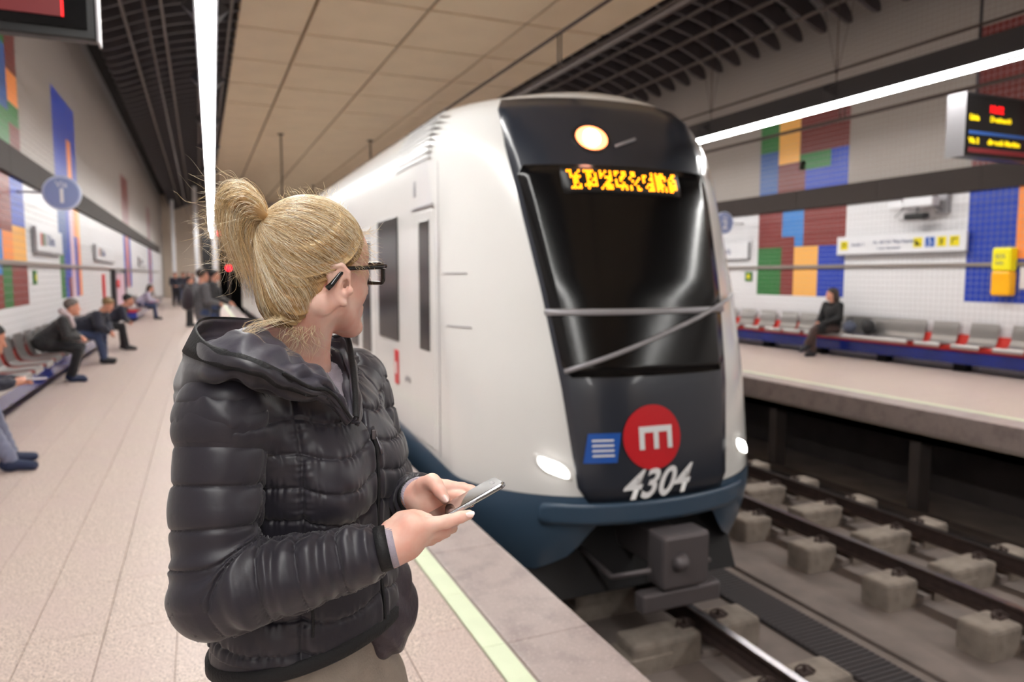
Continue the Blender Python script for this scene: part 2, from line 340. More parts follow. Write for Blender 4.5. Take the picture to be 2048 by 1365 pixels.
# louvred baffle ceilings on both sides
def arc(u):   # u 0 at the wall side, 1 at the centre side -> (x offset from wall, z)
    x = .66 + 2.78 * u; z = 6.12 + .83 * math.sin(min(1, u * 1.05) * PI / 2) ** .85
    return x, z
def louvre(side):
    x0, s = (XL, 1) if side == 0 else (XR, -1)
    root = empty('louvre_ceiling', (x0, 0, 0), 'dark grey curved louvre ceiling above the %s platform' % ('near' if side == 0 else 'opposite'), 'ceiling louvre')
    n = 26; bot = []; top = []
    for i in range(n + 1):
        u = (1 - math.cos(PI * i / n)) / 2; x, z = arc(u); d = .40 * (1 - abs(2 * u - 1) ** 7) ** .5
        bot.append((s * x, z + .12 - d * .5)); top.append((s * x, z + .12 + d * .5))
    poly = [bot[0]] + bot[1:-1] + [bot[-1]] + top[-2:0:-1]
    fin = B().prism(poly, 1, -.035, .035).mesh('louvre_fin'); fin.materials.append(M['fin'])
    for k in range(104): link('louvre_fin', fin, None, root, (0, -3 + k * .6, 0))
    for u in (.22, .45, .68, .9):
        x, z = arc(u); B().box(s * x - .025, s * x + .025, Y0, Y1, z - .10, z - .05).obj('louvre_bar', M['fin_l'], root)
    b = B(); pts = [arc(.18 + .7 * i / 8) for i in range(9)]
    for (xa, za), (xb, zb) in zip(pts, pts[1:]):
        b.add([(s * xa, Y0, za + .3), (s * xb, Y0, zb + .3), (s * xb, Y1, zb + .3), (s * xa, Y1, za + .3)], [(0, 1, 2, 3)])
    b.obj('backing_sheet', M['dark'], root)
louvre(0); louvre(1)

# ---- light rows
def light_row(x, segs, where, drift=0):
    for k, (a, c) in enumerate(segs):
        o = empty('strip_light', (x + drift * a, a, 4.2), 'long suspended strip light over the %s platform, %s' % (where, ('behind the viewer', 'nearest in view', 'second in view', 'far along the row')[min(k, 3)]), 'light')
        L = c - a; o.rotation_euler.z = -math.atan(drift)
        B().box(-.115, .115, 0, L, .04, .34, bev=.01).obj('housing', M['housing'], o)
        n = max(1, round(L / 1.5)); d = L / n
        dm = B().box(-.085, .085, .004, d - .004, 0, .09, bev=.012).mesh('diffuser'); dm.materials.append(M['lamp'])
        for i in range(n): link('diffuser', dm, None, o, (0, i * d, 0))
        for s in (-1, 1):
            cm = B().add([(s * .12, -.12, .1), (s * .12, .12, .1), (s * .24, .0, .22), (s * .12, -.12, .3), (s * .12, .12, .3)], [(0, 1, 2), (0, 2, 3), (1, 4, 2), (3, 2, 4), (0, 3, 4, 1)])
            cm = cm.mesh('bracket'); cm.materials.append(M['housing'])
            for i in range(max(1, int(L / 3.0))): link('bracket', cm, None, o, (0, 1.5 + i * 3.0, 0))
        rod = B().tube([(0, 0, .33), (0, 0, 3.09)], .008, 6).tube([(0, 0, .45), (0, .5, 2.35)], .004, 5).tube([(0, 0, .45), (0, -.5, 2.35)], .004, 5).mesh('hanger_rod'); rod.materials.append(M['wire'])
        for i in range(max(1, int(L / 3.0))):
            link('hanger_rod', rod, None, o, (0, 1.5 + i * 3.0, 0))
light_row(.03, [(-13, 1.0), (1.1, 19.4), (20.0, 37.5), (38.1, 55)], 'near', .0145)
light_row(9.13, [(-13, 1.0), (1.1, 19.4), (20.0, 37.5), (38.1, 55)], 'opposite')
for x, nm in ((9.13, 'opposite'), (-.4, 'near')):
    T(B().tube([(x + (.2 if x > 5 else -.1), Y0, 4.80), (x + (.2 if x > 5 else -.1), Y1 - 2, 4.80)], .02, 8).obj('cable_conduit', M['wire']), 'thin dark conduit running above the strip lights of the %s platform' % nm, 'conduit')

# ---- overhead lines
for i, x in enumerate((3.0, 6.4)):
    o = empty('overhead_line', (x, 0, 0), 'overhead contact line above the %s track' % ('occupied near' if i == 0 else 'empty far'), 'overhead line')
    B().tube([(0, Y0, 3.73 - .3 * i), (0, Y1, 3.73 - .3 * i)], .016, 8).obj('messenger_wire', M['wire'], o)
    B().box(-.015, .015, Y0, Y1, 3.37 - .12 * i, 3.40 - .12 * i).obj('contact_wire', M['wire'], o)
    hm = B().tube([(.0, -.03, 3.4 - .12 * i), (.0, -.03, 3.73 - .3 * i)], .007, 6).tube([(.0, .03, 3.4 - .12 * i), (.0, .03, 3.73 - .3 * i)], .007, 6).mesh('dropper'); hm.materials.append(M['wire'])
    for k in range(14): link('dropper', hm, None, o, (0, -4 + k * 4.0 + 1.93 - .0, 0))
    rodm = B().tube([(0, 0, 3.4), (0, 0, ZC - .04)], .03, 8).disc((0, 0, ZC - .055), .12, 2, .03).mesh('support_rod'); rodm.materials.append(M['wire'])
    for y in (29.2, 45): link('support_rod', rodm, None, o, (0, y, 0))

# ---- tracks
rail_m = B()
prof = [(-.06, -.15), (.06, -.15), (.06, -.14), (.01, -.125), (.009, -.04), (.033, -.028), (.033, -.004), (.028, 0), (-.028, 0), (-.033, -.004), (-.033, -.028), (-.009, -.04), (-.01, -.125), (-.06, -.14)]
def rail(x, parent):
    o = B().prism(prof, 1, Y0, Y1).obj('rail', M['railside'], parent, (x, 0, -1.05))
    B().box(-.03, .03, Y0, Y1, -.004, .0015).obj('running_surface', M['railtop'], o)
def endblock(w, l, h, nm, mt):
    me_ = B().box(-w / 2, w / 2, -l / 2, l / 2, -.2, h, bev=.035).mesh(nm); me_.materials.append(mt); return me_
eb = endblock(.38, .30, .105, 'sleeper_block', M['block']); ib = endblock(.62, .28, .085, 'sleeper_block', M['block'])
lowm = B().box(-.30, .30, -.15, .15, -.2, -.03, bev=.01).mesh('sleeper_pad'); lowm.materials.append(M['block'])
crossm = B().box(-.95, .95, -.13, .13, -.25, -.10, bev=.01).mesh('sleeper_tie'); crossm.materials.append(M['concrete'])
clipb = B().tube([(-.08, 0, .0), (-.05, .03, .03), (0, .04, .035), (.05, .02, .03), (.07, -.03, .01)], .009, 6).tube([(0, 0, -.01), (0, 0, .06)], .012, 6).box(-.05, .05, -.04, .04, -.01, .012); clipm = clipb.mesh('rail_clip'); clipm.materials.append(M['railside'])
for ti, xc in enumerate((3.0, 6.45)):
    g = .525
    tr = empty('track', (xc, 0, 0), 'railway track with twin concrete block sleepers, %s' % ('occupied by the train' if ti == 0 else 'empty, beside the opposite platform'), 'track')
    rail(-g, tr); rail(g, tr)
    for k in range(-5, 40):
        y = 2.66 + k * .905
        link('sleeper_tie', crossm, None, tr, (0, y, -1.2))
        for s in (-1, 1):
            e = link('sleeper_block', eb, None, tr, (s * (g + .30), y, -1.22)); 
            if k < 14: link('rail_clip', clipm, None, e, (-s * .12, 0, .105))
        e = link('sleeper_block', ib, None, tr, (g - .38, y, -1.215))
        if k < 14: link('rail_clip', clipm, None, e, (.24, 0, .085))
        link('sleeper_pad', lowm, None, tr, (-g + .40, y, -1.2))
mt = B().box(4.30, 4.72, Y0, Y1, -1.37, -1.335)
for k in range(520): y = 1.5 + k * .05; mt.box(4.31, 4.71, y, y + .03, -1.336, -1.328)
T(mt.obj('rubber_mat', M['rubber']), 'long dark ribbed mat lying between the two tracks', 'mat')
T(B().box(4.86, 5.12, Y0, Y1, -1.37, -1.33, bev=.01).obj('cable_trough', M['concrete']), 'low concrete trough beside the blocks of the far track', 'trough')
T(B().box(7.70, 7.92, Y0, Y1, -1.37, -1.25, bev=.01).obj('drain_kerb', M['concrete_d']), 'dark concrete kerb between the far rail and the opposite platform', 'kerb')

# ================================================================ THE TRAIN
TX = 3.13
def ip(t, xs, ys): return float(np.interp(t, xs, ys))
def Yn(z): return ip(z, [-.6, 0, .8, 1.5, 2.2, 2.6, 2.9, 3.05, 3.16], [4.42, 4.34, 4.44, 4.60, 4.82, 4.97, 5.12, 5.28, 5.75])
def Wd(z):
    if z <= 2.55: return 1.36 - .02 * max(0, -z)
    t = min(1, (z - 2.55) / .5); return 1.36 - .36 * (1 - math.sqrt(max(0, 1 - t * t)))
def nose(x, z, off=0.0):
    """point of the front skin at offset x from the train's centre line and height z, pushed out by off"""
    W = Wd(z); q = min(.9999, abs(x) / W); D = 1.0
    def P(x_, z_):
        q = min(.99999, abs(x_) / Wd(z_)); return np.array([TX + x_, Yn(z_) + D * (1 - (1 - q ** 2.4) ** .625), z_])
    p = P(x, z)
    if off:
        e = .01; a = P(x + e, z) - P(x - e, z); b = P(x, z + e) - P(x, z - e); n = np.cross(a, b); n /= np.linalg.norm(n)
        if n[1] > 0: n = -n
        p = p + n * off
    return p
def plan(z, nth=22, ys=()):
    """outline of the body at height z: rear left -> nose -> rear right"""
    W = Wd(z); pts = []
    for i in range(nth + 1):
        th = PI / 2 * i / nth; q = math.sin(th) ** .9; pts.append((W * min(q, 1), Yn(z) + (1 - max(0, 1 - min(q, 1) ** 2.4) ** .625)))
    right = [(TX + a, b) for a, b in pts] + [(TX + W, y) for y in ys]
    left = [(TX - a, b) for a, b in pts[1:]] + [(TX - W, y) for y in ys]
    return left[::-1] + right
train = empty('train', (TX, 4.4, -1.05), 'white and dark grey metro train arriving, amber destination display lit', 'train')
TI = Vector((-TX, -4.4, 1.05))
def tp(o): o.location = TI; return o           # parts are modelled in world metres
def grid(rows, name, m, parent, smooth=True, thick=0, closed=False):
    n = len(rows[0]); v = [p for r in rows for p in r]; f = []
    for i in range(len(rows) - 1):
        for k in range(n - 1 + closed): f.append((i * n + k, i * n + (k + 1) % n, (i + 1) * n + (k + 1) % n, (i + 1) * n + k))
    me = pydata(name, v, f, smooth)
    o = link(name, me, m, parent)
    if thick: md = o.modifiers.new('s', 'SOLIDIFY'); md.thickness = thick; md.offset = 0
    return o
YS = [6.6, 7.2, 8, 10, 14, 20.6]
def zb(x, y): return ip(y, [4.4, 5.2, 5.6, 7.6], [.01, .03, .07, .19])
zlev = [-.5, -.3, -.1] ; rows = []
zs = list(np.linspace(.19, 2.55, 16)) + [2.55 + .5 * math.sin(a) for a in np.linspace(.15, 1.45, 9)]
base = plan(.1, ys=YS)
rows = [[(x, y, zb(x, y)) for x, y in base]] + [[(x, y, z) for x, y in plan(z, ys=YS)] for z in zs]
top = plan(zs[-1], ys=YS)
for t, z in ((.8, 3.09), (.5, 3.13), (.15, 3.15), (0, 3.15)):
    rows.append([(TX + (x - TX) * t, y + (1 - t) * .45 * (y < 6.5), z) for x, y in top])
shell = tp(grid(rows, 'body_shell', M['tw'], train))
# blue skirt
rows = []
for t in np.linspace(0, 1, 7):
    r = []
    for x, y in base:
        zt = zb(x, y); xo = abs(x - TX); zl = ip(xo, [0, .55, .75, 1.0, 1.36], [-.17, -.20, -.46, -.60, -.60])
        zz = zt + (zl - zt) * t; k = 1 - .10 * t * t
        r.append((TX + (x - TX) * (1 + .012 * (t > 0)) * k, y - .012 * (1 if y < 6 else 0) + .10 * t * t * (1 if y < 6.5 else 0), zz))
    rows.append(r)
tp(grid(rows, 'skirt', M['tb'], train))
# dark front mask, windscreen, lower panel
def patch(name, m, z0, z1, hw, off, nz=18, nx=16, parent=train, x0=None, thick=.008, rr=.06):
    rows = []
    for j in range(nz + 1):
        z = z0 + (z1 - z0) * j / nz; e = min(z - z0, z1 - z); c = rr - math.sqrt(max(0, rr * rr - (rr - min(e, rr)) ** 2))
        h = hw(z) - c
        rows.append([nose((x0 or 0) + (-1 + 2 * k / nx) * h, z, off) for k in range(nx + 1)])
    return tp(grid(rows, name, m, parent, thick=thick))
hwm = lambda z: ip(z, [0, .8, 2.0, 2.6, 2.98], [.62, .70, .82, .87, .84])
patch('front_mask', M['td'], -.02, 2.99, hwm, .012, 30, 24, x0=-.07)
patch('windscreen', M['glass'], .86, 2.42, lambda z: hwm(z) - .03, .024, 20, 20, rr=.05, x0=-.07)
patch('bumper_bar', M['tb'], -.19, -.03, lambda z: .86, .03, 5, 20, rr=.02, x0=-.07)
patch('front_door_bar', M['sgrey'], 1.30, 1.345, lambda z: .76, .035, 2, 16, rr=.005, x0=-.07)
# grey bar running diagonally across the windscreen
wp = [nose(-.74 + 1.58 * t, .90 + .53 * t, .05) for t in np.linspace(0, 1, 14)]
tp(B().tube(wp, .019, 8).obj('diagonal_bar', M['sgrey'], train))
# lamps
def lamp(x, z, w_, h_, m, nm):
    rows = []
    for j in range(9):
        a = -1 + 2 * j / 8; rows.append([nose(x + (-1 + 2 * k / 12) * w_ * math.sqrt(max(0, 1 - abs(a) ** 4)) , z + a * h_ + (-1 + 2 * k / 12) * .0, .022 + .012 * (1 - a * a)) for k in range(13)])
    return tp(grid(rows, nm, m, train))
for s in (-1, 1):
    rows = []; c = (s * .84, .22)
    hb = B(); ring = []
    for k in range(24):
        a = 2 * PI * k / 24; ring.append((c[0] + math.copysign(abs(math.cos(a)) ** .7, math.cos(a)) * .085, c[1] + math.copysign(abs(math.sin(a)) ** .7, math.sin(a)) * .042 - math.cos(a) * .05))
    o = tp(grid([[nose(c[0], c[1], .03)] * 24] + [[nose(c[0] + (p[0] - c[0]) * t, c[1] + (p[1] - c[1]) * t, .028 - .004 * t) for p in ring] for t in (.5, 1)], 'headlight', M['headl'], train, closed=True))
    tp(grid([[nose(c[0] + (p[0] - c[0]) * t, c[1] + (p[1] - c[1]) * t, of) for p in ring] for t, of in ((1.0, .008), (1.05, .02), (1.35, .012), (1.4, .0))], 'headlight_bezel', M['tw'], train, closed=True))
ring = [(math.cos(2 * PI * k / 24) * .125 - .32, 2.64 + math.sin(2 * PI * k / 24) * .095) for k in range(24)]
tp(grid([[nose(-.32, 2.64, .04)] * 24] + [[nose(-.32 + (p[0] + .32) * t, 2.64 + (p[1] - 2.64) * t, .035 - .01 * t) for p in ring] for t in (.6, 1)], 'marker_lamp', M['markl'], train, closed=True))
tp(grid([[nose(-.32 + (p[0] + .32) * t, 2.64 + (p[1] - 2.64) * t, of) for p in ring] for t, of in ((1, .012), (1.1, .03), (1.3, .012))], 'marker_lamp_rim', M['black'], train, closed=True))
tp(B().tube([nose(-.14, 2.58, .03), nose(.05, 2.65, .03)], .012, 8).obj('lamp_arm', M['sgrey'], train))
# dot-matrix destination display
disp = patch('destination_display', M['black'], 2.20, 2.40, lambda z: .50, .032, 4, 14, rr=.01, x0=-.11)
rg = random.Random(5); dots = B()
for ci in range(46):
    if ci % 6 == 5: continue
    for rr_ in range(7):
        if rg.random() < .62:
            x = -.56 + ci * .90 / 45; z = 2.235 + rr_ * .0215; p = nose(x, z, .043)
            dots.add([p + np.array([math.cos(a) * .0085, 0, math.sin(a) * .0085]) for a in np.arange(6) * PI / 3], [(0, 1, 2, 3, 4, 5)])
lo = tp(link('led_dots', dots.mesh('led_dots'), M['ledy'], train)); lo['kind'] = 'stuff'
# emblems on the lower panel
def emblem_disc(cx, cz, r, m, off, nm):
    ring = [(cx + r * math.cos(2 * PI * k / 36), cz + r * math.sin(2 * PI * k / 36)) for k in range(36)]
    return tp(grid([[nose(cx, cz, off)] * 36] + [[nose(cx + (p[0] - cx) * t, cz + (p[1] - cz) * t, off) for p in ring] for t in (.5, 1)], nm, m, train, closed=True))
emblem_disc(-.14, .42, .235, M['logo_red'], .030, 'round_emblem'); emblem_disc(-.33, 2.63, .062, M['markc'], .05, 'marker_bulb')
def flat_on_nose(me, ox, oz, off, sc=1.0, shear=0, rot=0):
    ca, sa = math.cos(rot), math.sin(rot)
    for v in me.vertices:
        x, y = v.co.x * sc, v.co.y * sc; x, y = x * ca - y * sa, x * sa + y * ca
        p = nose(ox + x, oz + y, off); v.co = p
def nose_text(s, ox, oz, size, m, off, nm, shear=0, rot=0, bold=0):
    c = bpy.data.curves.new(nm, 'FONT'); c.body = s; c.size = size; c.align_x = 'CENTER'; c.align_y = 'CENTER'; c.shear = shear; c.offset = bold
    o = bpy.data.objects.new(nm, c); COL.objects.link(o); dg = bpy.context.evaluated_depsgraph_get()
    me = bpy.data.meshes.new_from_object(o.evaluated_get(dg)); bpy.data.objects.remove(o); flat_on_nose(me, ox, oz, off, rot=rot)
    me.materials.clear(); me.materials.append(m); return tp(link(nm, me, None, train))
mb = B()
for x0, x1, y0, y1 in ((-.10, -.07, -.05, .05), (-.015, .015, -.05, .05), (.07, .10, -.05, .05), (-.10, .10, .03, .06)):
    mb.add([nose(-.12 + x_ * 1.35, .41 + y_ * 1.5, .038) for x_, y_ in ((x0, y0), (x1, y0), (x1, y1), (x0, y1))], [(0, 1, 2, 3)])
tp(link('emblem_letter', mb.mesh('emblem_letter'), M['white'], train))
bq = [[nose(-.52 + .115 * a + .02 * b_, .36 + .105 * b_, .028) for a in (-1, 0, 1)] for b_ in (-1, 0, 1)]
tp(grid(bq, 'square_emblem', M['logo_blue'], train, smooth=False))
sb = B()
for k in range(4):
    z = .30 + k * .036; sb.add([nose(x_, z_, .036) for x_, z_ in ((-.595, z), (-.445, z), (-.44, z + .014), (-.59, z + .014))], [(0, 1, 2, 3)])
tp(link('emblem_stripes', sb.mesh('emblem_stripes'), M['white'], train))
nose_text('4304', -.15, .085, .27, M['white'], .035, 'unit_number', shear=.5, rot=.03, bold=.006)
# ---- side features on both flanks
def side_box(nm, m, y0, y1, z0, z1, off, sd, bev=.01, d=.012, par=train):
    x = TX + sd * (1.36 + off); o = B().box(min(x, x - sd * d), max(x, x - sd * d), y0, y1, z0, z1, bev=bev).obj(nm, m, par); return tp(o)
for sd in (-1, 1):
    # cab door and passenger windows and doors
    side_box('cab_door', M['tw'], 5.76, 6.36, .13, 2.14, .006, sd); side_box('cab_door_window', M['glass'], 5.87, 6.17, .95, 2.06, .012, sd, bev=.03)
    side_box('door_rain_strip', M['sgrey'], 5.74, 6.4, 2.165, 2.185, .02, sd)
    side_box('side_window', M['glass'], 6.93, 7.75, .95, 2.16, .012, sd, bev=.03)
    y = 8.0
    for k in range(4):
        side_box('side_window', M['glass'], y + 1.7, y + 2.9, .95, 2.12, .012, sd, bev=.03)
        for h in (0, 1):
            side_box('passenger_door', M['tw'], y + .05 + h * .72, y + .75 + h * .72, .05, 2.12, .008, sd)
            side_box('door_window', M['glass'], y + .17 + h * .72, y + .63 + h * .72, .72, 1.98, .014, sd, bev=.03)
        y += 3.1
    side_box('round_emblem', M['logo_red'], 6.96, 7.10, .52, .86, .011, sd, bev=.03)
    side_box('emblem_letter', M['white'], 7.0, 7.06, .62, .74, .014, sd, bev=.005)
    side_box('side_marking', M['sgrey'], 6.52, 6.72, .60, .64, .004, sd, bev=.001)
    side_box('side_marking', M['sgrey'], 7.5, 7.9, .42, .50, .004, sd, bev=.001)
    side_box('gauge_plate', M['sgrey'], 6.28, 6.36, 2.28, 2.42, .006, sd)
    # access hatch on the rounded corner: two thin shut lines
    for z in (1.20, 1.61):
        pts = []
        for k in range(9):
            q = .915 + .077 * k / 8; pts.append(nose(sd * 1.36 * q, z, .003))
        tp(B().tube(pts, .006, 6).obj('hatch_seam', M['sgrey'], train))
    # roof louvres: slats on the cant rail
    for k in range(8):
        z = 2.56 + k * .052; vb = B(); q = []
        for zz in (z, z + .026):
            for o_ in (.001, .006): q.append((Wd(zz) + o_ + .0, zz))
        vb.prism([(TX + sd * p[0], p[1]) for p in (q[0], q[1], q[3], q[2])], 1, 5.85, 6.95)
        tp(vb.obj('vent_slat', M['vent'], train))
    # shut line of the cab
    tp(B().box(*sorted((TX + sd * 1.361, TX + sd * 1.364)), 5.62, 5.63, .1, 2.5).obj('cab_seam', M['sgrey'], train))
# second car behind
body2 = B(); r2 = [(TX + s_ * Wd(z), z) for s_, zz in ((-1, zs), (1, zs[::-1])) for z in zz]
body2.prism([(TX - 1.36, .1)] + [(TX - Wd(z), z) for z in zs] + [(TX + Wd(z), z) for z in zs[::-1]] + [(TX + 1.36, .1)], 1, 21.2, 36)
tp(body2.obj('rear_car_shell', M['tw'], train)); tp(B().box(TX - 1.1, TX + 1.1, 20.5, 21.3, .0, 2.8).obj('gangway', M['under'], train))
tp(B().box(TX - 1.24, TX + 1.24, 20.8, 36, -.55, .12).obj('skirt', M['tb'], train))
for sd in (-1, 1):
    for k in range(4):
        side_box('side_window', M['glass'], 23.4 + k * 3.2, 24.6 + k * 3.2, .95, 2.12, .01, sd, bev=.03)
        side_box('door_window', M['glass'], 22.0 + k * 3.2, 22.5 + k * 3.2, .72, 1.98, .01, sd, bev=.03)
# underframe, obstacle deflector, coupler, wheels
tp(B().box(TX - 1.1, TX + 1.1, 5.0, 20.5, -.42, .1).obj('underframe', M['under'], train))
df = B(); 
df.prism([(4.95, -.30), (5.05, -.30), (4.85, -.86), (4.72, -.86)], 0, TX - .95, TX + .95)
tp(df.obj('obstacle_deflector', M['under'], train))
cp_ = B().box(TX - .13, TX + .13, 4.30, 5.0, -.56, -.30, bev=.03).box(TX - .20, TX + .20, 4.12, 4.34, -.64, -.24, bev=.03).tube([(TX - .06, 4.05, -.44), (TX - .06, 4.14, -.44)], [.03, .09], 14)
tp(cp_.obj('coupler', M['coupler'], train))
tp(B().box(TX - .34, TX + .34, 4.16, 4.28, -.80, -.66, bev=.02).tube([(TX + .25, 4.2, -.5), (TX + .42, 4.45, -.62), (TX + .5, 4.9, -.5)], .022, 8).tube([(TX - .25, 4.2, -.5), (TX - .42, 4.45, -.62), (TX - .5, 4.9, -.5)], .022, 8).obj('coupler_head', M['coupler'], train))
for y in (6.2, 8.1, 16.6, 18.5):
    bg = tp(B().box(TX - .78, TX + .78, y - .25, y + .25, -.75, -.55).obj('axle_box', M['under'], train))
    for s_ in (-1, 1): tp(B().disc((TX + s_ * .525, y, -.65), .40, 0, .12, 28).obj('wheel', M['railside'], train))

# ================================================================ PLATFORM FURNITURE
def seat_mesh(w_, nm):
    prof = []   # L-shaped shell in (depth from wall, z)
    for p in ((.065, .80), (.06, .78), (.10, .56), (.13, .485), (.17, .452), (.24, .446), (.50, .470), (.535, .465), (.546, .445), (.546, .398)): prof.append(p)
    b = B(); n = len(prof); v = []
    t = .012
    for y in (-w_ / 2, w_ / 2):
        for (d, z) in prof: v.append((d, y, z))
    me = pydata(nm, v, [(k, k + 1, n + k + 1, n + k) for k in range(n - 1)], True)
    bm = bmesh.new(); bm.from_mesh(me); bmesh.ops.solidify(bm, geom=bm.faces[:], thickness=t); bm.to_mesh(me); bm.free()
    for p in me.polygons: p.use_smooth = False
    me.materials.append(M['steel']); return me
seat1 = seat_mesh(.47, 'seat')
def bench(x, s, ya, yb, items, label):
    """items: (y, width) seats along the wall"""
    r = empty('platform_bench', (x, 0, 0), label, 'bench', 'benches along the platform walls')
    if s < 0: r.scale.x = -1
    B().box(.02, .40, ya, yb, .14, .34, bev=.01).obj('plinth', M['plinth'], r)
    for k in range(int((yb - ya) / 1.5)): B().box(.04, .22, ya + .3 + k * 1.5, ya + .5 + k * 1.5, 0.001, .14).obj('leg', M['dark'], r)
    core = B().prism([(.012, .34), (.012, .60), (.05, .60), (.09, .47), (.13, .43), (.44, .432), (.44, .40), (.38, .34)], 1, ya, yb); core.obj('seat_core', M['benchred'], r)
    for y, w_ in items:
        if w_ < 1: link('seat', seat1, None, r, (0, y, 0))
        else: link('bench_seat', seat_mesh(w_, 'bench_seat'), None, r, (0, y, 0))
    return r
bench(XR, -1, 3.2, 15.6, [(12.72 + .0, .47), (12.07, .47), (13.37, .47), (14.02, .47), (14.67, .47), (10.02, 2.36), (8.47, .47), (7.80, .47), (7.12, .47), (4.6, 2.4)] + [(11.53, .42)], 'steel seats and a long steel bench on a red core and blue plinth, opposite platform')
bench(XR, -1, 19.5, 28, [(20 + k * .66, .47) for k in range(12)], 'farther row of steel seats on the opposite platform')
bench(XL, 1, 5.6, 19.0, [(8.0, 4.0)] + [(10.45 + k * .68, .47) for k in range(11)] , 'steel bench and single steel seats on a red core beside the near wall')
bench(XL, 1, 27.4, 33.5, [(27.8 + k * .66, .47) for k in range(8)], 'farther row of steel seats beside the near wall')
bench(XL, 1, 37, 45, [(37.5 + k * .66, .47) for k in range(11)], 'farthest row of steel seats beside the near wall')
E0 = (PI / 2, 0, PI / 2)     # text rotation for the wall at left (faces +x)
RL, RR = (PI / 2, 0, PI / 2), (PI / 2, 0, -PI / 2)
# wayfinding board on the far wall
sb_ = empty('wayfinding_board', (XR - .085, 9.5, 2.17), 'long white wayfinding board with yellow pictograms and a blue wheelchair square', 'sign')
B().box(-.03, .03, -1.33, 1.33, -.17, .17, bev=.008).obj('panel', M['sign'], sb_)
B().box(-.034, .055, -1.33, 1.33, -.19, -.172).obj('lower_trim', M['sgrey'], sb_)
def picto(y, m, kind):
    p = B().box(-.036, -.030, y - .085, y + .085, -.085, .085, bev=.002).obj('pictogram_plate', m, sb_)
    b = B(); X = (-.040, -.0365)
    if kind == 'chair':
        b.disc((-.039, y + .005, .055), .014, 0, .003, 12); b.box(*X, y - .005, y + .012, -.01, .045); b.box(*X, y - .04, y + .01, -.012, .0)
        for a in range(10): t0, t1 = PI * (.15 + a * .13), PI * (.15 + (a + 1) * .13); c_ = lambda t, r_: (y + .01 + r_ * math.sin(t + PI), -.03 + r_ * math.cos(t)); q = [c_(t0, .04), c_(t1, .04), c_(t1, .03), c_(t0, .03)]; b.prism(q, 0, *X)
    elif kind == 'exit': b.box(*X, y - .05, y - .04, -.05, .05); b.box(*X, y + .03, y + .04, -.05, .05); b.box(*X, y - .05, y + .04, .04, .05); b.prism([(y - .02, -.02), (y + .02, 0), (y - .02, .02)], 0, *X)
    elif kind == 'person': b.disc((-.039, y, .05), .015, 0, .003, 12); b.box(*X, y - .02, y + .02, -.02, .03); b.box(*X, y - .015, y - .003, -.065, -.02); b.box(*X, y + .003, y + .015, -.065, -.02)
    elif kind == 'stairs':
        for q in range(4): b.box(*X, y - .05 + q * .024, y - .026 + q * .024, -.05, -.03 + q * .024)
    elif kind == 'arrow': b.prism([(y + .045, .045), (y - .045, .045), (y - .045, .03), (y + .03, .03)], 0, *X); b.prism([(y + .045, .045), (y + .03, .03), (y + .03, -.045), (y + .045, -.045)], 0, *X)
    b.obj('pictogram', M['black'] if m is not M['logo_blue'] else M['white'], sb_)
picto(1.15, M['signy'], 'exit')
for y, k, m_ in ((-.45, 'stairs', 'signy'), (-.68, 'chair', 'logo_blue'), (-.90, 'person', 'signy'), (-1.13, 'arrow', 'signy')): picto(y, M[m_], k)
text('lettering', 'Andén 1', .09, M['ink'], sb_, (-.034, .98, -.02), RR)
text('lettering', 'Av. del Cid  Plaça Espanya', .088, M['ink'], sb_, (-.034, .48, .01), RR, sx=.95)
text('lettering', 'C. Jesús  Plaça Espanya', .055, M['ink'], sb_, (-.034, .40, -.09), RR)
# station name boards
def nameboard(x, s, y, L, label):
    o = empty('station_board', (x + s * .05, y, 2.17), label, 'sign')
    B().box(-.03, .03, -L / 2, L / 2, -.19, .19, bev=.01).obj('panel', M['sign'], o)
    B().box(-.025, .035, -L / 2 - .02, L / 2 + .02, -.215, -.192).obj('lower_trim', M['sgrey'], o); B().box(-.025, .035, -L / 2 - .03, -L / 2 - .005, -.2, .19).obj('side_trim', M['sgrey'], o)
    R_ = RL if s > 0 else RR; d = 1 if s > 0 else -1
    y0 = -L * .36 * d
    for k, c in enumerate(('logo_red', 'green', 'sgrey')): B().box(*sorted((s * .031, s * .034)), *sorted((y0 + d * k * .17, y0 + d * (k * .17 + .13))), -.1, .1).obj('logo_square', M[c], o)
    text('lettering', 'Xàtiva', .26, M['ink'], o, (s * .032, y0 + d * .56, -.08), R_)
    return o
nameboard(XL, 1, 14.55, 2.3, 'station name board with coloured squares on the near wall, closest one')
nameboard(XL, 1, 22.6, 4.2, 'second station name board along the near wall')
nameboard(XL, 1, 36.5, 4.2, 'third station name board along the near wall')
nameboard(XR, -1, 14.5, 2.1, 'station name board on the far wall, left of the red and green tiles')
# round platform-number signs
def via(x, s, y, n_, label):
    o = empty('platform_number_sign', (x, y, 2.80), label, 'sign'); o.scale = (.78, 1, .78)
    B().disc((0, 0, 0), .325, 1, .05, 40).obj('rim', M['circr'], o); B().disc((0, -.028, 0), .285, 1, .01, 40).obj('face', M['circ'], o)
    B().box(*sorted((-s * .3, -s * .72)), -.015, .015, -.02, .02).obj('bracket', M['sgrey'], o)
    text('lettering', 'Vía', .16, M['white'], o, (0, -.035, .11), (PI / 2, 0, 0), align='CENTER'); text('lettering', n_, .36, M['white'], o, (0, -.035, -.17), (PI / 2, 0, 0), align='CENTER', bold=.012)
via(-1.83, 1, 12.6, '1', 'round periwinkle platform sign reading 1 on the near wall')
via(XR - .57, -1, 13.7, '2', 'round pale platform sign on the far wall')
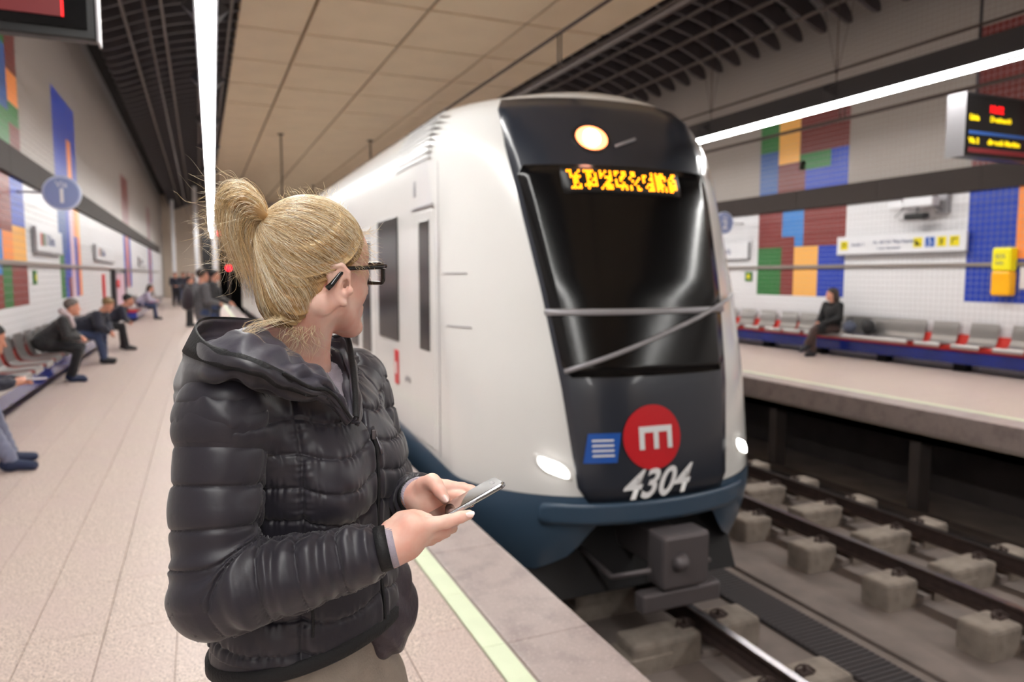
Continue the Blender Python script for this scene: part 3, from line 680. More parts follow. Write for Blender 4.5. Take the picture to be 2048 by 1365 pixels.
# emergency signs
def emg(x, s, y, label):
    o = empty('emergency_sign', (x + s * .02, y, 1.56), label, 'sign'); B().box(-.01, .01, -.11, .11, -.11, .11, bev=.003).obj('plate', M['green'], o)
    B().box(*sorted((s * .011, s * .013)), -.05, .05, -.05, .05).obj('pictogram', M['signy'], o)
emg(XR, -1, 13.45, 'small green emergency sign beside the red and green tiles'); emg(XL, 1, 13.45, 'small green emergency sign under the closest name board')
# yellow intercom
o = empty('intercom', (XR - .1, 7.53, 1.66), 'tall yellow and amber help point box on the blue tiles', 'intercom')
B().box(-.09, .09, -.15, .15, 0, .37, bev=.03).obj('upper_housing', M['yel'], o); B().box(-.09, .09, -.15, .15, -.39, -.004, bev=.03).obj('lower_housing', M['ora'], o)
B().disc((-.095, 0, -.1), .06, 0, .012, 20).obj('speaker', M['ora'], o)
text('lettering', 'SOS', .09, M['ink'], o, (-.092, .09, .2), RR); text('lettering', 'Info', .08, M['ink'], o, (-.092, .08, .1), RR)
T(B().box(XR - .03, XR - .005, 7.07, 7.33, 1.38, 1.72, bev=.005).box(XR - .036, XR - .03, 7.12, 7.28, 1.45, 1.66).obj('notice_plate', M['sign']), 'small white notice beside the yellow help point', 'notice')
# CCTV
o = empty('security_camera', (XR - .3, 9.05, 2.8), 'white security camera unit with a black camera slung below the metal band', 'camera')
B().box(-.1, .1, -.45, .1, -.03, .13, bev=.02).box(-.11, .11, .1, .42, -.05, .10, bev=.03).obj('housing', M['sign'], o)
B().tube([(-.05, .1, -.02), (-.05, .3, -.18), (-.05, .15, -.24), (-.05, -.0, -.2)], .008, 6).obj('cable', M['black'], o)
B().box(-.07, .07, -.28, .12, -.24, -.13, bev=.03).tube([(0, -.3, -.18), (0, -.24, -.18)], .05, 12).obj('camera_body', M['black'], o)
B().tube([(0, -.1, -.13), (0, -.1, -.03)], .02, 8).tube([(.3, -.4, -.1), (.1, -.4, -.1), (.05, -.35, .0)], .02, 8).box(.2, .295, -.5, -.3, -.15, .16).obj('bracket', M['sgrey'], o)
# display boards
def display(x0, x1, y, z0, z1, label, dp=.22):
    o = empty('information_display', ((x0 + x1) / 2, y, z0), label, 'display'); W_, Hh = (x1 - x0) / 2, z1 - z0
    B().box(-W_, W_, 0, dp, 0, Hh, bev=.01).obj('casing', M['black'], o); B().box(-W_ - .012, -W_, -.02, dp + .02, -.01, Hh + .01, bev=.004).obj('end_cap', M['sgrey'], o)
    B().box(W_, W_ + .012, -.02, dp + .02, -.01, Hh + .01, bev=.004).obj('end_cap', M['sgrey'], o)
    B().box(-W_ + .04, W_ - .04, -.012, -.002, .05, Hh - .04).obj('screen', M['glass'], o)
    B().tube([(-W_ * .6, dp / 2, Hh), (-W_ * .6, dp / 2, 6.6 - z0)], .02, 8).obj('drop_rod', M['housing'], o); B().tube([(W_ * .6, dp / 2, Hh), (W_ * .6, dp / 2, 6.6 - z0)], .02, 8).obj('drop_rod', M['housing'], o)
    return o, W_, Hh
o, W_, Hh = display(9.30, 11.18, 6.62, 3.17, 4.0, 'dark train information display hanging over the opposite platform')
R0 = (PI / 2, 0, 0)
text('clock_digits', '10:02', .13, M['ledr'], o, (-.48, -.02, Hh - .24), R0, bold=.004)
for tx, x, z, m_ in (('Línia', -.86, Hh - .36, 'ledyd'), ('Destinació', -.45, Hh - .36, 'ledyd'), ('Min', .35, Hh - .36, 'ledyd'), ('Vía 2', -.86, Hh - .66, 'ledyd'), ('direcció Marítim', -.48, Hh - .66, 'ledyd')):
    text('led_text', tx, .10, M[m_], o, (x, -.02, z), R0, bold=.003)
B().box(-.86, .8, -.02, -.013, Hh - .54, Hh - .50).obj('led_line', M['steelb'], o); B().box(-.86, .8, -.02, -.013, Hh - .78, Hh - .72).obj('led_bar', M['ledrd'], o)
o, W_, Hh = display(-2.03, -.455, 4.5, 2.83, 3.6, 'dark information display hanging over the near platform, cut by the frame', dp=.09)
B().box(-W_ + .06, W_ - .15, -.02, -.013, .10, .19).obj('led_bar', M['ledrd'], o); B().box(W_ - .155, W_ - .145, -.021, -.013, .10, .19).obj('led_cursor', M['ledr'], o)
text('lettering', 'Generalitat Valenciana', .05, M['sgrey'], o, (W_ - .50, -.02, .06), R0, align='RIGHT')
# cabinet, extinguisher sign, signals
o = empty('poster_case', (XL + .01, 25.6, 0), 'grey glazed poster case with a pink notice on the near wall', 'display case')
B().box(.001, .10, -1.5, 1.5, .62, 1.70, bev=.01).obj('body', M['sgrey'], o); B().box(.101, .105, -1.4, 1.4, .70, 1.62).obj('front_panel', M['pink'], o); B().box(.106, .110, -1.1, -.2, 1.2, 1.45).obj('poster', M['logo_red'], o)
for y in (-1.56, 1.56): B().box(.001, .14, y - .05, y + .05, .3, 1.76, bev=.01).obj('post', M['housing'], o)
T(B().box(XL + .01, XL + .05, 22.0, 22.35, .9, 1.62, bev=.01).obj('red_panel', M['logo_red']), 'narrow red panel on the near wall before the cabinet', 'panel')
for x, y, z, r_, lb in ((1.24, 36.3, 1.92, .13, 'bright red signal lamp beside the near track'), (1.9, 36.6, 1.9, .09, 'dimmer red signal lamp right of the bright one'), (1.0, 40, 3.7, .12, 'high red signal lamp above the far columns')):
    o = empty('signal_lamp', (x, y, z), lb, 'signal'); B().disc((0, 0, 0), r_, 1, .06, 20).obj('lens', M['signal'], o); B().box(-r_ * 1.5, r_ * 1.5, .03, .2, -r_ * 1.6, r_ * 1.6, bev=.02).obj('casing', M['black'], o)
    B().tube([(0, .12, -z if z < 3 else 0), (0, .12, -r_)] if z < 3 else [(0, .12, r_), (0, .12, 6.9 - z)], .03, 8).obj('post', M['housing'], o)

# ================================================================ SCULPTING (signed distance fields -> surface nets)
def surface_net(fn, lo, hi, h):
    lo = np.array(lo, float); hi = np.array(hi, float); bs = 6
    nb = np.ceil((hi - lo) / (h * bs)).astype(int) + 1; n = nb * bs + 1
    bi = np.stack(np.meshgrid(*[np.arange(k) for k in nb], indexing='ij'), -1).reshape(-1, 3)
    ctr = lo + (bi + .5) * bs * h; dc = fn(ctr)
    keep = np.abs(dc) < bs * h * .5 * 1.7321 * 1.5 + h
    D = np.ones(n, np.float32)
    off = np.stack(np.meshgrid(*[np.arange(bs + 1)] * 3, indexing='ij'), -1).reshape(-1, 3)
    for b in bi[(~keep) & (dc < 0)]: D[b[0] * bs:(b[0] + 1) * bs + 1, b[1] * bs:(b[1] + 1) * bs + 1, b[2] * bs:(b[2] + 1) * bs + 1] = -1
    kb = bi[keep]
    for c in range(0, len(kb), 400):
        idx = (kb[c:c + 400, None, :] * bs + off[None]).reshape(-1, 3)
        D[idx[:, 0], idx[:, 1], idx[:, 2]] = fn(lo + idx * h)
    ins = D < 0; cnt = np.zeros(np.array(D.shape) - 1, np.int8); sl = lambda a, o, k: slice(o, D.shape[a] - 1 + o)
    cor = [(i, j, k) for i in (0, 1) for j in (0, 1) for k in (0, 1)]
    def sub(A, o): return A[o[0]:A.shape[0] - 1 + o[0], o[1]:A.shape[1] - 1 + o[1], o[2]:A.shape[2] - 1 + o[2]]
    for o in cor: cnt += sub(ins, o)
    act = np.argwhere((cnt > 0) & (cnt < 8)); vid = -np.ones(cnt.shape, np.int32); vid[act[:, 0], act[:, 1], act[:, 2]] = np.arange(len(act))
    P = np.zeros((len(act), 3)); W = np.zeros(len(act)); dv = {o: D[act[:, 0] + o[0], act[:, 1] + o[1], act[:, 2] + o[2]] for o in cor}
    for a in range(3):
        for o in cor:
            if o[a]: continue
            e = list(o); e[a] = 1; e = tuple(e); d0, d1 = dv[o], dv[e]; m = (d0 < 0) != (d1 < 0)
            t = d0[m] / (d0[m] - d1[m]); q = np.tile(np.array(o, float), (m.sum(), 1)); q[:, a] += t; P[m] += q; W[m] += 1
    V = lo + (act + P / W[:, None]) * h; F = []
    for a in range(3):
        b, c = (a + 1) % 3, (a + 2) % 3; s0 = [slice(None)] * 3; s1 = [slice(None)] * 3; s0[a] = slice(0, -1); s1[a] = slice(1, None)
        i0, i1 = ins[tuple(s0)], ins[tuple(s1)]; e = np.argwhere(i0 != i1); e = e[(e[:, b] > 0) & (e[:, c] > 0) & (e[:, b] < D.shape[b] - 1) & (e[:, c] < D.shape[c] - 1)]
        fl = i0[e[:, 0], e[:, 1], e[:, 2]]; q = []
        for db, dc_ in ((0, 0), (-1, 0), (-1, -1), (0, -1)):
            k = e.copy(); k[:, b] += db; k[:, c] += dc_; q.append(vid[k[:, 0], k[:, 1], k[:, 2]])
        q = np.stack(q, 1); q[~fl] = q[~fl][:, ::-1]; F.append(q)
    F = np.concatenate(F); F = F[(F >= 0).all(1)]
    return V, F
def fast_mesh(name, V, F, smooth=True):
    me = bpy.data.meshes.new(name); me.vertices.add(len(V)); me.vertices.foreach_set('co', np.asarray(V, np.float32).ravel())
    k = F.shape[1]; me.loops.add(F.size); me.loops.foreach_set('vertex_index', F.ravel().astype(np.int32)); me.polygons.add(len(F))
    me.polygons.foreach_set('loop_start', np.arange(0, F.size, k, dtype=np.int32)); me.update(calc_edges=True)
    me.polygons.foreach_set('use_smooth', np.ones(len(F), bool)) if smooth else None
    return me
def normals(V, F):
    n = np.cross(V[F[:, 2]] - V[F[:, 0]], V[F[:, 3]] - V[F[:, 1]]); N = np.zeros_like(V)
    for k in range(4): np.add.at(N, F[:, k], n)
    return N / (np.linalg.norm(N, axis=1)[:, None] + 1e-12)
def local(fn, P, c, r):                   # evaluates fn only near c
    d = np.linalg.norm(P - c, axis=1); m = d < r; out = np.maximum(d - r, 0) + .035
    if m.any(): out[m] = fn(P[m])
    return out
def smin(a, b, k): h_ = np.clip(.5 + .5 * (b - a) / k, 0, 1); return b + (a - b) * h_ - k * h_ * (1 - h_)
def cone(P, a, b, r1, r2):
    a = np.asarray(a); ab = np.asarray(b) - a; t = np.clip((P - a) @ ab / (ab @ ab + 1e-12), 0, 1)
    return np.linalg.norm(P - a - t[:, None] * ab, axis=1) - (r1 + (r2 - r1) * t)
def ell(P, c, r, A=None):
    q = P - np.asarray(c)
    if A is not None: q = q @ A.T           # rows of A are the ellipsoid's axes
    r = np.asarray(r); k0 = np.linalg.norm(q / r, axis=1); k1 = np.linalg.norm(q / r ** 2, axis=1) + 1e-9
    return k0 * (k0 - 1) / k1
def chain(P, pts, rs, k=.01):
    d = None
    for i in range(len(pts) - 1):
        e = cone(P, pts[i], pts[i + 1], rs[i], rs[i + 1]); d = e if d is None else (smin(d, e, k) if k else np.minimum(d, e))
    return d
def sdf_obj(name, fn, lo, hi, h, m, parent, disp=None, inv=None):
    V, F = surface_net(fn, lo, hi, h)
    # relax
    for _ in range(1):
        A = np.zeros_like(V); C_ = np.zeros(len(V))
        for i in range(4):
            a, b = F[:, i], F[:, (i + 1) % 4]; np.add.at(A, a, V[b]); np.add.at(A, b, V[a]); np.add.at(C_, a, 1); np.add.at(C_, b, 1)
        V = V * .5 + .5 * A / np.maximum(C_, 1)[:, None]
    if disp is not None: V = V + normals(V, F) * disp(V)[:, None]
    if inv is not None: V = inv(V)
    return link(name, fast_mesh(name, V, F), m, parent)

def skinmat(name, c, c2=None): return mat(name, c, .48, sss=.12, noise=.12, nscale=30, col2=c2)
SK = skinmat('skin_fair', (243, 204, 188), (236, 178, 160)); SK2 = skinmat('skin_warm', (214, 158, 134), (196, 130, 108))
def cloth(name, c, rough=.8, sheen=.2): return mat(name, c, rough, sheen=sheen, noise=.18, nscale=14, bump=.25, bscale=70)

# ---------------------------------------------------------------- background figures
def U(*a): return np.array(a, float)
def figure(loc, yaw, pose, cols, label, h=.008, group=None, hair='short', coat_len=.06, bulk=1.0, hand_dir=None, head_dir=0., fat=1.0):
    """joints are given as (forward, left, up) metres from loc; yaw turns forward from +X"""
    J = {k: U(*v) for k, v in pose.items()}
    root = empty('person', loc, label, 'person', group); root.rotation_euler.z = yaw
    hd = J['head']; ch, sh = math.cos(head_dir), math.sin(head_dir); nod = pose.get('nod', (0,))[0]
    A0 = np.array([[ch, sh, 0], [-sh, ch, 0], [0, 0, 1]]); cn, sn = math.cos(nod), math.sin(nod)
    A = np.array([[cn, 0, -sn], [0, 1, 0], [sn, 0, cn]]) @ A0          # rows: face forward, left, up
    hp = lambda f, l, u: hd + f * A[0] + l * A[1] + u * A[2]
    sh_ = [J['shl'], J['shr']]; pel = J['pelvis']; che = J['chest']
    def headf(P):
        d = ell(P, hp(-.01, 0, .03), (.095, .075, .09), A); d = smin(d, ell(P, hp(.03, 0, -.04), (.06, .055, .075), A), .03)
        d = smin(d, cone(P, hp(.085, 0, .0), hp(.105, 0, -.03), .010, .013), .012); d = smin(d, cone(P, hp(.02, 0, -.08), hp(.075, 0, -.095), .03, .02), .03)
        d = smin(d, ell(P, hp(.088, 0, -.062), (.012, .022, .009), A), .008)
        for s in (-1, 1):
            d = smin(d, ell(P, hp(-.01, s * .078, -.015), (.016, .008, .03), A), .006)
            d = np.maximum(d, -ell(P, hp(.098, s * .032, .0), (.014, .018, .010), A) * .8)
        return d
    def bodyf(P):
        d = headf(P); d = smin(d, cone(P, hp(-.02, 0, -.07), (che + sh_[0] * .5 + sh_[1] * .5) / 2 + U(0, 0, .03), .052, .06), .03)
        d = smin(d, cone(P, che, pel, .115 * fat, .12 * fat), .05)
        for s, k in ((0, 'l'), (1, 'r')):
            d = smin(d, cone(P, che + U(0, 0, .05), J['sh' + k], .08, .055), .04)
            d = smin(d, chain(P, [J['sh' + k], J['el' + k], J['wr' + k]], [.05, .042, .028], .01), .02)
            d = smin(d, chain(P, [J['hip' + k], J['kn' + k], J['an' + k]], [.085, .058, .042], .02), .04)
            d = smin(d, cone(P, J['an' + k] - U(0, 0, .02), J['an' + k] + J['to' + k] * .12 - U(0, 0, .045), .03, .022), .02)
            w_ = J['wr' + k]; dr = w_ - J['el' + k]; dr = dr / np.linalg.norm(dr)
            if hand_dir is not None: dr = U(*hand_dir) / np.linalg.norm(hand_dir)
            sd = np.cross(dr, U(0, 0, 1)); sd = sd / (np.linalg.norm(sd) + 1e-9); up = np.cross(sd, dr)
            d = smin(d, cone(P, w_, w_ + dr * .06, .028, .032), .012)
            for q, (a, L) in enumerate(((-.027, .07), (-.009, .085), (.009, .08), (.027, .06))):
                b0 = w_ + dr * .075 + sd * a; b1 = b0 + dr * L * .5 - up * .005; b2 = b1 + dr * L * .35 - up * .025; d = smin(d, chain(P, [b0, b1, b2], [.0105, .0095, .008], 0), .006)
            s2 = 1 if k == 'r' else -1; b0 = w_ + dr * .02 - s2 * sd * .025; d = smin(d, chain(P, [b0, b0 + dr * .04 - s2 * sd * .022, b0 + dr * .07 - s2 * sd * .02], [.014, .011, .009], 0), .008)
        return d
    pts = np.array([v for k, v in J.items() if len(v) == 3 and not k.startswith('to')]); lo = pts.min(0) - .20; hi = pts.max(0) + .24; lo[2] = -.02
    sdf_obj('body', bodyf, lo, hi, h, cols['skin'], root)
    # coat
    def coatf(P):
        b = .030 * bulk
        d = cone(P, che, pel + U(0, 0, .02), .118 * fat + b, .122 * fat + b)
        for k in 'lr':
            d = smin(d, cone(P, che + U(0, 0, .05), J['sh' + k], .085 + b * .6, .06 + b * .4), .05)
            d = smin(d, chain(P, [J['sh' + k], J['el' + k], J['el' + k] + (J['wr' + k] - J['el' + k]) * .93], [.058 + b * .5, .052 + b * .5, .040 + b * .2], .01), .02)
            if coat_len: d = smin(d, cone(P, pel, J['hip' + k] + (J['kn' + k] - J['hip' + k]) * coat_len * 3, .12, .10), .04)
        nk = che + (hd - che) * .52; d = smin(d, ell(P, nk, (.085, .085, .045)), .03)
        d = np.maximum(d, -(cone(P, hp(-.01, 0, -.02), hp(.02, 0, -.13), .07, .058)))
        return d
    def wrk(V): return .004 * np.sin(V[:, 2] * 90 + 3 * np.sin(V[:, 0] * 31) + 3 * np.sin(V[:, 1] * 27)) * (1 if bulk < 1.5 else 1.6)
    sdf_obj('coat', coatf, lo, hi, h, cols['coat'], root, wrk)
    def trf(P):
        d = cone(P, pel, pel + U(.02, 0, .04), .125 * fat, .12 * fat)
        for k in 'lr': d = smin(d, chain(P, [J['hip' + k], J['kn' + k], J['an' + k] + U(0, 0, .02)], [.098, .072, .058], .02), .05)
        return d
    sdf_obj('trousers', trf, lo, hi, h, cols['legs'], root, lambda V: .003 * np.sin(V[:, 2] * 70 + 4 * np.sin(V[:, 0] * 25)))
    for k in 'lr':
        a = J['an' + k]; t = J['to' + k]
        def shoef(P): 
            d = smin(cone(P, a - U(0, 0, .03) - t * .03, a + t * .165 - U(0, 0, .050), .048, .037), cone(P, a, a - U(0, 0, .04), .046, .045), .03)
            return np.maximum(d, .004 - P[:, 2] + 0 * d)
        sdf_obj('shoe', shoef, a - U(.3, .3, .2), a + U(.3, .3, .12), h * .8, cols['shoe'], root)
    def hairf(P):
        d = ell(P, hp(-.02, 0, .045), (.103, .085, .092), A); q = (P - hd) @ A.T
        line = np.interp(q[:, 2], [-.1, -.03, .02, .06, .1], [-.06, -.035, -.0, .06, .085])
        d = np.maximum(d, (q[:, 0] - line) * .8)
        if hair == 'long': d = smin(d, chain(P, [hp(-.06, 0, .03), hp(-.08, 0, -.08), hp(-.085, .0, -.20)], [.07, .068, .045], .02), .03)
        if hair == 'bald': d = np.maximum(d, (q[:, 2] - .075))
        return d
    sdf_obj('hair', hairf, hd - .25 - U(0, 0, .15), hd + .2, h * .8, cols['hair'], root, lambda V: .003 * np.sin(V[:, 1] * 160 + V[:, 0] * 60))
    return root
def seated(lean=.25, hands=(.45, .0, .62), kn=.46, dz=0, spread=.1, head=(.0, 0), nod=0, feet=.0, head_up=.0):
    c = U(.02 + lean, 0, .82 - lean * .22); sh = U(.03 + lean * 1.25, 0, .98 - lean * .28)
    d = dict(pelvis=(0, 0, .60), chest=tuple(c), shl=(sh[0], .18, sh[2]), shr=(sh[0], -.18, sh[2]), head=(sh[0] + .06 + lean * .25 + head[0], head[1], sh[2] + .215 - lean * .12 + head_up),
             ell=(sh[0] + .05, .24, .70), elr=(sh[0] + .05, -.24, .70), wrl=(hands[0], .07 + hands[1], hands[2]), wrr=(hands[0], -.07 + hands[1], hands[2]),
             hipl=(.03, .09, .565), hipr=(.03, -.09, .565), knl=(.45, .10 + spread, .50), knr=(.45, -.10 - spread, .50), anl=(kn + feet, .10 + spread, .09), anr=(kn + feet + .06, -.08 - spread, .09), tol=(1, .15, 0), tor=(1, -.15, 0), nod=(nod,))
    return d
def standing(hgt=1.72, hands=(.28, 0, 1.05), nod=0, stride=.08):
    s = hgt / 1.72
    return dict(pelvis=(0, 0, .93 * s), chest=(0, 0, 1.24 * s), shl=(-.01, .185, 1.40 * s), shr=(-.01, -.185, 1.40 * s), head=(.03, 0, 1.605 * s), ell=(.0, .24, 1.13 * s), elr=(.0, -.24, 1.13 * s),
                wrl=(hands[0], .08, hands[2] * s), wrr=(hands[0], -.08, hands[2] * s), hipl=(0, .09, .9 * s), hipr=(0, -.09, .9 * s), knl=(.03, .10, .5 * s), knr=(.03 - stride, -.10, .5 * s), anl=(stride * .5, .11, .09), anr=(-stride, -.11, .09), tol=(1, .2, 0), tor=(1, -.2, 0), nod=(nod,))
navy = cloth('navy_coat', (34, 36, 52)); blackc = cloth('black_coat', (24, 23, 27), .6); greyc = cloth('grey_jacket', (88, 86, 90)); lav = cloth('lilac_jacket', (176, 168, 188))
jeans = cloth('blue_jeans', (52, 66, 100)); jeansg = cloth('grey_jeans', (120, 124, 148)); blk = cloth('black_trousers', (22, 21, 26)); shn = mat('navy_shoe', (30, 42, 74), .6); shb = mat('dark_shoe', (28, 28, 34), .5)
hg = mat('grey_hair', (112, 102, 98), .6, noise=.4, nscale=120); hb = mat('brown_hair', (58, 42, 34), .5, noise=.5, nscale=120); hk = mat('black_hair', (22, 18, 18), .45, noise=.4, nscale=120); hl = mat('light_brown_hair', (140, 112, 74), .5, noise=.4, nscale=120)
def cols(coat, legs, shoe, hair, skin=None): return dict(coat=coat, legs=legs, shoe=shoe, hair=hair, skin=skin or SK2)
SX = XL + .30
figure((SX - .02, 7.08, 0), 0, seated(.30, (.68, .0, .72), feet=.12, spread=.06, nod=.3), cols(navy, jeansg, shn, hk), 'person in navy jacket and grey jeans at the left edge, phone in hand', .006, coat_len=.02)
T(B().box(-.035, .035, -.075, .075, -.004, .004, bev=.003).obj('mobile_phone', M['sign'], None, (SX + .82, 7.07, .735)), 'pale mobile phone held by the seated person at the left edge', 'phone').rotation_euler = (0, .25, PI / 2 + .2)
figure((SX - .06, 12.55, 0), 0, seated(.20, (.46, .0, .66), kn=.30, spread=.02, nod=.1), cols(blackc, blk, shn, hg), 'seated grey-haired man in black jacket and scarf, nearest on the left bench', .007, hair='short')
T(sdf_obj('scarf', lambda P: chain(P, [U(SX + .20, 12.49, 1.06), U(SX + .30, 12.48, .98), U(SX + .34, 12.48, .84)], [.05, .035, .03]), U(SX + .05, 12.3, .7), U(SX + .6, 12.7, 1.2), .008, cloth('pale_scarf', (206, 188, 190)), None), 'pale patterned scarf worn by the grey-haired man', 'scarf')
figure((SX - .04, 15.0, 0), -.15, seated(.34, (.62, -.05, .58), spread=.04, nod=.5), cols(navy, jeans, shb, hl), 'seated person with light brown hair bending forward in a dark puffer coat', .008, bulk=1.9)
figure((SX + .08, 17.4, 0), .1, seated(.34, (.58, .0, .62), spread=.04, nod=.2), cols(navy, blk, shb, hk), 'seated person in navy coat and black trousers behind the light-haired one', .009)
figure((SX + .1, 29.0, 0), 0, seated(.18, (.50, .0, .68), nod=.1), cols(lav, jeans, shb, hb), 'seated person in a lilac jacket and jeans far along the near wall', .013, hair='long')
st_ = figure((.02, 14.6, 0), .35, standing(1.70, (.26, 0, 1.08)), cols(greyc, jeans, shb, hb), 'standing man in a grey jacket wearing a dark backpack', .008)
T(sdf_obj('backpack', lambda P: smin(ell(P, U(-.25, 0, 1.17), (.10, .15, .23)), ell(P, U(-.31, 0, 1.08), (.06, .11, .12)), .03), U(-.4, -.25, .85), U(0, .25, 1.5), .008, cloth('backpack_cloth', (44, 34, 42)), None), 'dark backpack on the back of the standing man in grey', 'backpack')
bp_ = bpy.data.objects['backpack']; bp_.location = (.02, 14.6, 0); bp_.rotation_euler.z = .35
figure((.27, 17.2, 0), -.1, standing(1.70, (.30, 0, 1.0)), cols(blackc, jeans, shb, hk), 'standing person in a black coat behind the man with the backpack', .009)
figure((-.32, 24.5, 0), .1, standing(1.55, (.25, 0, 1.0)), cols(blackc, blk, shb, hb), 'standing person in black farther back on the near platform', .012)
rr = random.Random(3)
CR = [figure((-1.15, 41, 0), PI / 2 * 3, standing(1.70), cols(navy, blk, shb, hk), 'distant standing person in navy among the far group', .02),
      figure((-.8, 43, 0), 4.4, standing(1.74), cols(blackc, jeans, shb, hb), 'distant standing person in black among the far group', .02)]
for k, (x, y, yw) in enumerate(((-.55, 40.2, 4.9), (-1.3, 44.5, 4.6), (-.35, 45.5, 4.3), (-.95, 47, 4.8), (-.5, 42.2, 4.5))):
    c = dup_tree(CR[k % 2], (x, y, 0), yw); c['label'] = ['distant person at the right of the far group near the column', 'distant person at the left of the far group', 'distant person behind the right side of the far group', 'distant person at the very back of the far group', 'distant person nearest the tunnel in the far group'][k]
for o in bpy.data.objects:
    if str(o.get('label', '')).startswith('distant'): o['group'] = 'distant group standing at the far end of the platform'
# seated woman across the tracks
wp_ = dict(pelvis=(0, 0, .57), chest=(.03, 0, .84), shl=(.03, .17, 1.0), shr=(.03, -.17, 1.0), head=(.07, 0, 1.215), ell=(.08, .22, .76), elr=(.08, -.22, .76), wrl=(.36, .04, .64), wrr=(.36, -.04, .67),
           hipl=(.03, .08, .54), hipr=(.03, -.08, .54), knl=(.46, .02, .56), knr=(.44, -.08, .50), anl=(.56, -.10, .24), anr=(.44, -.06, .09), tol=(.9, 0, -.4), tor=(1, 0, 0), nod=(0,))
figure((XR - .36, 10.62, 0), PI + .0, wp_, cols(mat('black_dress', (16, 15, 18), .7), cloth('dark_tights', (70, 50, 46)), shb, hb), 'seated woman in black with long dark hair and crossed legs, opposite platform', .008, hair='long', coat_len=.3, head_dir=-.75)
o = empty('handbag', (XR - .36, 10.22, .475), 'blue-grey handbag on the bench beside the woman in black', 'bag')
sdf_obj('bag_body', lambda P: ell(P, U(0, 0, .12), (.13, .13, .125)), U(-.2, -.2, -.05), U(.2, .2, .3), .01, cloth('bag_blue_grey', (78, 84, 104)), o)
B().tube([(0, -.07, .2), (0, -.05, .3), (0, .05, .3), (0, .07, .2)], .01, 6).obj('handle', M['black'], o)
T(sdf_obj('shoulder_bag', lambda P: ell(P, U(XR - .25, 9.90, .475 + .15), (.12, .13, .15)), U(XR - .45, 9.7, .4), U(XR - .05, 10.1, .85), .012, blackc, None), 'black bag leaning on the steel bench behind the woman in black', 'bag')

# ================================================================ THE WOMAN IN THE FOREGROUND
CR_, CD = RW[:, 0], np.array([-RW[0, 2], -RW[1, 2], 0]) / math.hypot(RW[0, 2], RW[1, 2])    # level right and away directions of the view
AX = at(607, 550, 1.29); AX = np.array([AX[0], AX[1], 0])
BF = math.cos(.35) * CR_ - math.sin(.35) * CD; BL = math.sin(.35) * CR_ + math.cos(.35) * CD; BU = U(0, 0, 1)      # body: forward, left, up
woman = empty('person', tuple(AX), 'blonde woman in black quilted jacket and glasses holding a phone, in the foreground', 'person')
WI = Vector(tuple(-AX))
def wp(o, par=None):
    o.parent = par or woman
    if par is None: o.location = WI
    return o
def bod(P): q = P - AX; return q @ BF, q @ BL, P[:, 2]
tz = [.86, .95, 1.02, 1.1, 1.2, 1.3, 1.37, 1.42, 1.455, 1.48]
tra = [.150, .152, .146, .134, .130, .128, .108, .085, .068, .045]; trb = [.19, .195, .185, .165, .165, .175, .170, .135, .095, .05]
tca = [-.004, -.004, 0, .002, .006, .008, -.004, -.020, -.028, -.03]
def torso(P, g=0.0):
    a, b, z = bod(P); ra = np.interp(z, tz, tra) + g; rb = np.interp(z, tz, trb) + g; a = a - np.interp(z, tz, tca)
    k0 = np.sqrt((a / ra) ** 2 + (b / rb) ** 2); k1 = np.sqrt((a / ra ** 2) ** 2 + (b / rb ** 2) ** 2) + 1e-9
    d = k0 * (k0 - 1) / k1; bust = ell(P, AX + BF * .085 + BU * 1.235 - BL * .075, (.06, .065, .07)); bust = np.minimum(bust, ell(P, AX + BF * .085 + BU * 1.235 + BL * .075, (.06, .065, .07)))
    d = smin(d, bust + (0 if g > -.01 else .02), .05)
    return np.maximum(d * .9, z - 1.475)
NB = AX + BU * 1.43 - BF * .035                                    # base of the neck
HC = at(633, 545, 1.27)
HF = math.cos(.92) * CR_ + math.sin(.92) * CD; HL = -math.sin(.92) * CR_ + math.cos(.92) * CD; HA = np.array([HF, HL, BU])
def hp(f, l, u): return HC + f * HF + l * HL + u * BU
# right (near) arm and left (far) arm joints
Sr, Er, Wr = at(448, 835, 1.13), at(432, 1190, 1.09), at(778, 1096, 1.125)
Sl = AX + BL * .175 - BF * .02 + BU * 1.375; Wl = at(843, 990, 1.27); El = AX + BL * .24 + BF * .03 + BU * 1.10
Mr = [Er, at(500, 1168, 1.09), at(600, 1145, 1.10), at(700, 1118, 1.115), at(768, 1097, 1.123)]
